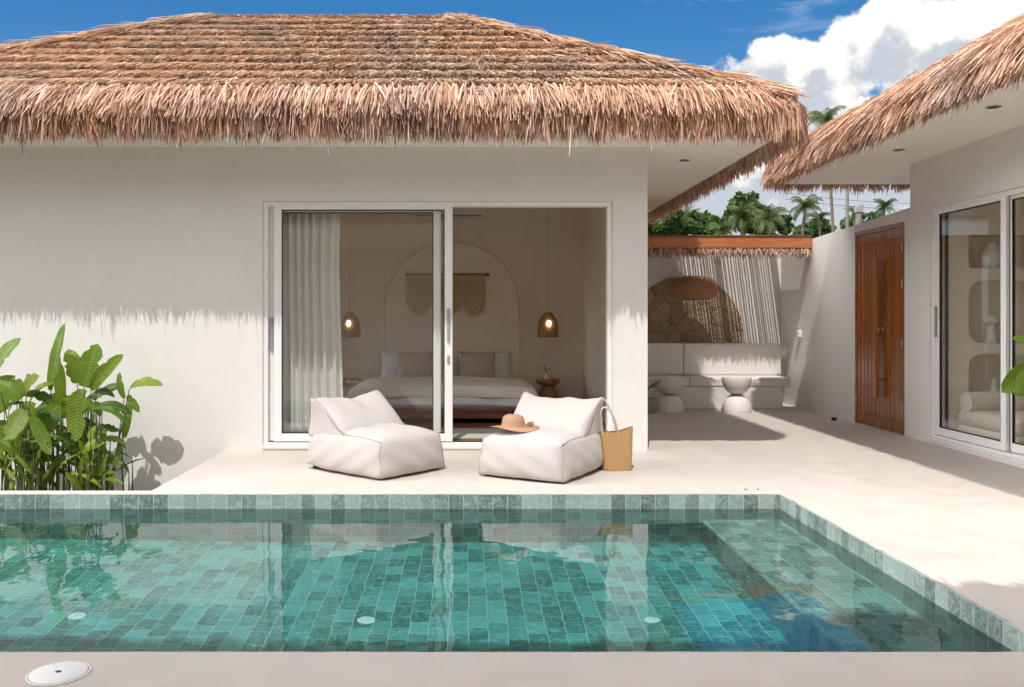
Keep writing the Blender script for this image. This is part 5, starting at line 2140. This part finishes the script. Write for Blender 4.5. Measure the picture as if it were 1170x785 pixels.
# a line of garden trees off to the left and right rear, met in the window reflections
for i, (x, y, r) in enumerate(((-14, 17, 2.4), (-17, 22, 3.0), (-11, 24, 2.6), (-20, 13, 2.8))):
    pxx = x / y * F + 535
    leafy_tree(pxx, 364 - (2.6 - CAMZ) / y * F, y, r / y * F, 2.0 / y * F, ['green garden tree out of view beyond the left wall', 'big garden tree farther out beyond the left wall', 'garden tree behind the bungalow beyond its roof', 'outermost garden tree on the left'][i], 20 + i, 26, 0.34, 'garden_tree', 'garden trees left of the bungalow')

# utility pole, lamp post, wire
c = P(968, 215, 40)
up = thing('utility_pole', (c.x, 40, -0.46), 'thin concrete utility pole rising behind the right straw eave', 'utility pole')
mb = MB()
mb.tube([(c.x, 40, -0.46), (c.x, 40, P(968, 195, 40).z)], [0.09, 0.07], 10)
mb.build('pole', 'concrete', up)
mb = MB()
mb.box(c.x - 0.5, c.x + 0.5, 39.88, 39.94, P(968, 200, 40).z, P(968, 200, 40).z + 0.09)
mb.build('crossarm', 'concrete', up)
c = P(981, 252, 30)
lp = thing('lamp_post', (c.x, 30, -0.46), 'white post with a dark box lamp on top above the side wall', 'lamp post')
mb = MB()
mb.tube([(c.x, 30, -0.46), (c.x, 30, P(981, 243, 30).z)], 0.10, 12)
mb.build('post', 'concrete', lp)
mb = MB()
mb.box(c.x - 0.12, c.x + 0.12, 29.88, 30.12, P(981, 243, 30).z, P(981, 236, 30).z)
mb.build('lamp_box', 'alu2', lp, bevel=0.02)
wz = P(968, 233, 40).z
for q, (zo, lab) in enumerate(((0.0, 'upper overhead wire crossing the gap behind the palms'), (-0.28, 'lower overhead wire crossing the gap behind the palms'))):
    mb = MB()
    pts = []
    for i in range(25):
        t = i / 24
        pts.append((14.5 + 14 * t, 40.0, wz + zo + 0.5 * (2 * t - 1) ** 2))
    mb.tube(pts, 0.009, 5)
    tag(mb.build('overhead_wire', 'black', origin=(15, 40, wz)), lab, 'wire', 'overhead wires')

# ------------------------------------------------------------------ sky with cumulus clouds
world = bpy.data.worlds.new('World')
scene.world = world
world.use_nodes = True
nt = NT(world.node_tree)
bgn = world.node_tree.nodes['Background']
sky = nt.new('ShaderNodeTexSky')
sky.sky_type = 'NISHITA'
sky.sun_disc = False
el = math.asin(-SUN.z)
sky.sun_elevation = el
sky.sun_rotation = math.atan2(-SUN.x, -SUN.y)
sky.altitude = 0
sky.air_density = 1.0
sky.dust_density = 0.35
sky.ozone_density = 2.2
co = nt.new('ShaderNodeTexCoord').outputs['Generated']
sp = nt.new('ShaderNodeSeparateXYZ')
nt.link(co, sp.inputs[0])
az = nt.m('MULTIPLY', nt.m('ARCTAN2', sp.outputs[0], sp.outputs[1]), 180 / PI)
elv = nt.m('MULTIPLY', nt.m('ARCSINE', sp.outputs[2]), 180 / PI)
blobs = [(15.7, 12.4, 2.2, 2.2), (17.2, 13.2, 2.7, 2.6), (19.6, 14.6, 2.4, 2.3), (22.8, 14.8, 3.4, 3.1), (26.5, 15.2, 3.4, 3.4), (31, 15.6, 4.2, 3.6), (37, 15, 6, 5), (25, 9.5, 9, 5.5), (34, 8, 9, 7),
         (17, 7, 7, 5.0), (8, 4, 10, 4.0), (-30, 6, 14, 5), (-60, 10, 14, 8), (60, 10, 16, 8), (95, 13, 18, 9), (-100, 12, 20, 9), (140, 30, 40, 30), (-150, 30, 40, 30), (-95, 35, 30, 26), (95, 38, 26, 26), (180, 20, 40, 26), (-180, 30, 40, 30), (-60, 55, 40, 18), (60, 55, 40, 18), (0, 78, 60, 16), (0, -2, 40, 6)]  # high and rear blobs: unseen clouds added for fill light
S = None
for (a, b_, ra_, re_) in blobs:
    du = nt.m('DIVIDE', nt.m('SUBTRACT', az, a), ra_)
    dv = nt.m('DIVIDE', nt.m('SUBTRACT', elv, b_), re_)
    dd = nt.m('SQRT', nt.m('ADD', nt.m('MULTIPLY', du, du), nt.m('MULTIPLY', dv, dv)))
    s = nt.m('SUBTRACT', 1.0, dd)
    S = s if S is None else nt.m('SMOOTH_MAX', S, s, 0.25)


def dirnoise(off, scale, detail, rough, dist=0.0):
    va = nt.new('ShaderNodeVectorMath')
    va.operation = 'ADD'
    nt.link(co, va.inputs[0])
    va.inputs[1].default_value = off
    return nt.noise(va.outputs[0], scale, detail, rough, dist)


n0 = dirnoise((0, 0, 0), 13.0, 9, 0.56, 0.1)
n1 = dirnoise((-0.012, 0.0, 0.022), 13.0, 6, 0.52, 0.1)
nb_ = dirnoise((3, 1, 2), 30.0, 6, 0.6)
dens = nt.m('ADD', S, nt.m('MULTIPLY', nt.m('SUBTRACT', n0, 0.5), 2.3))
mask = nt.smooth(dens, 0.02, 0.22)
lit = nt.m('ADD', 0.62, nt.m('MULTIPLY', nt.m('SUBTRACT', n0, n1), 4.2))
lit = nt.m('ADD', lit, nt.m('MINIMUM', nt.m('MULTIPLY', nt.m('SUBTRACT', elv, 14.6), 0.085), 0.2))
lit = nt.m('SUBTRACT', lit, nt.m('MULTIPLY', nt.smooth(dens, 0.5, 1.3), 0.10))
litc = nt.smooth(lit, 0.25, 0.85)
K = 9.0
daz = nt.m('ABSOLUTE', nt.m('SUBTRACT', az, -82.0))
fill_boost = nt.m('ADD', 1.0, nt.m('MULTIPLY', nt.smooth(daz, 18.0, 46.0, 1.0, 0.0), 6.0))  # clouds left of the view brightened, added fill for the right walls
fill_boost = nt.m('ADD', fill_boost, nt.m('MULTIPLY', nt.smooth(nt.m('ABSOLUTE', az), 60.0, 110.0), 0.3))  # slighter added fill from clouds beside and behind the camera
ccol = nt.mix(litc, (0.60 * K, 0.645 * K, 0.72 * K), (1.14 * K, 1.10 * K, 1.04 * K))
# thin cirrus streak high up
mp = nt.new('ShaderNodeMapping')
mp.inputs['Scale'].default_value = (3.0, 3.0, 26.0)
nt.link(co, mp.inputs['Vector'])
ci = nt.smooth(nt.noise(mp.outputs[0], 2.2, 7, 0.62, 0.6), 0.46, 0.72)
ci = nt.m('MULTIPLY', ci, nt.smooth(elv, 16.0, 19.5))
ci = nt.m('MULTIPLY', ci, nt.smooth(az, 10.0, 17.0))
hs = nt.new('ShaderNodeHueSaturation')
hs.inputs['Saturation'].default_value = 1.42
hs.inputs['Value'].default_value = 1.12
nt.link(sky.outputs[0], hs.inputs['Color'])
skc = nt.mix(nt.m('MULTIPLY', ci, 0.6), hs.outputs[0], (0.85 * K, 0.9 * K, 0.98 * K))
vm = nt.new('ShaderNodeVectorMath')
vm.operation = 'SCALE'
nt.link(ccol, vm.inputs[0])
nt.link(fill_boost, vm.inputs['Scale'])
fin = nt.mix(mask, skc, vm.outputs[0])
nt.link(fin, bgn.inputs['Color'])
bgn.inputs['Strength'].default_value = 0.10

sl = bpy.data.lights.new('sun', 'SUN')
sl.energy = 3.4
sl.angle = math.radians(0.45)
sl.color = (1.0, 0.965, 0.92)
sl.cycles.is_caustics_light = True
so_ = bpy.data.objects.new('sun', sl)
COL.objects.link(so_)
so_.rotation_euler = SUN.to_track_quat('-Z', 'Y').to_euler()
so_.location = (0, 0, 20)

# ------------------------------------------------------------------ camera and render
cam = bpy.data.cameras.new('camera')
cam.sensor_width = 36.0
cam.lens = 36.0 * F / 1170.0
cam.shift_x = (585.0 - 535.0) / 1170.0
cam.shift_y = -(392.5 - 364.0) / 1170.0
cam.clip_start = 0.05
cam.clip_end = 3000
cam_o = bpy.data.objects.new('camera', cam)
COL.objects.link(cam_o)
cam_o.location = (0, 0, CAMZ)
cam_o.rotation_euler = (PI / 2, 0, 0)
scene.camera = cam_o

scene.render.engine = 'CYCLES'
cy = scene.cycles
cy.max_bounces = 12
cy.diffuse_bounces = 6
cy.glossy_bounces = 6
cy.transmission_bounces = 8
cy.transparent_max_bounces = 24
cy.use_denoising = True
cy.sample_clamp_indirect = 6.0
cy.caustics_reflective = False
cy.caustics_refractive = True
cy.blur_glossy = 0.3
vs_ = scene.view_settings
vs_.view_transform = 'Standard'
vs_.look = 'None'
vs_.gamma = 1.0
vs_.exposure = 0.15
vs_.use_curve_mapping = False
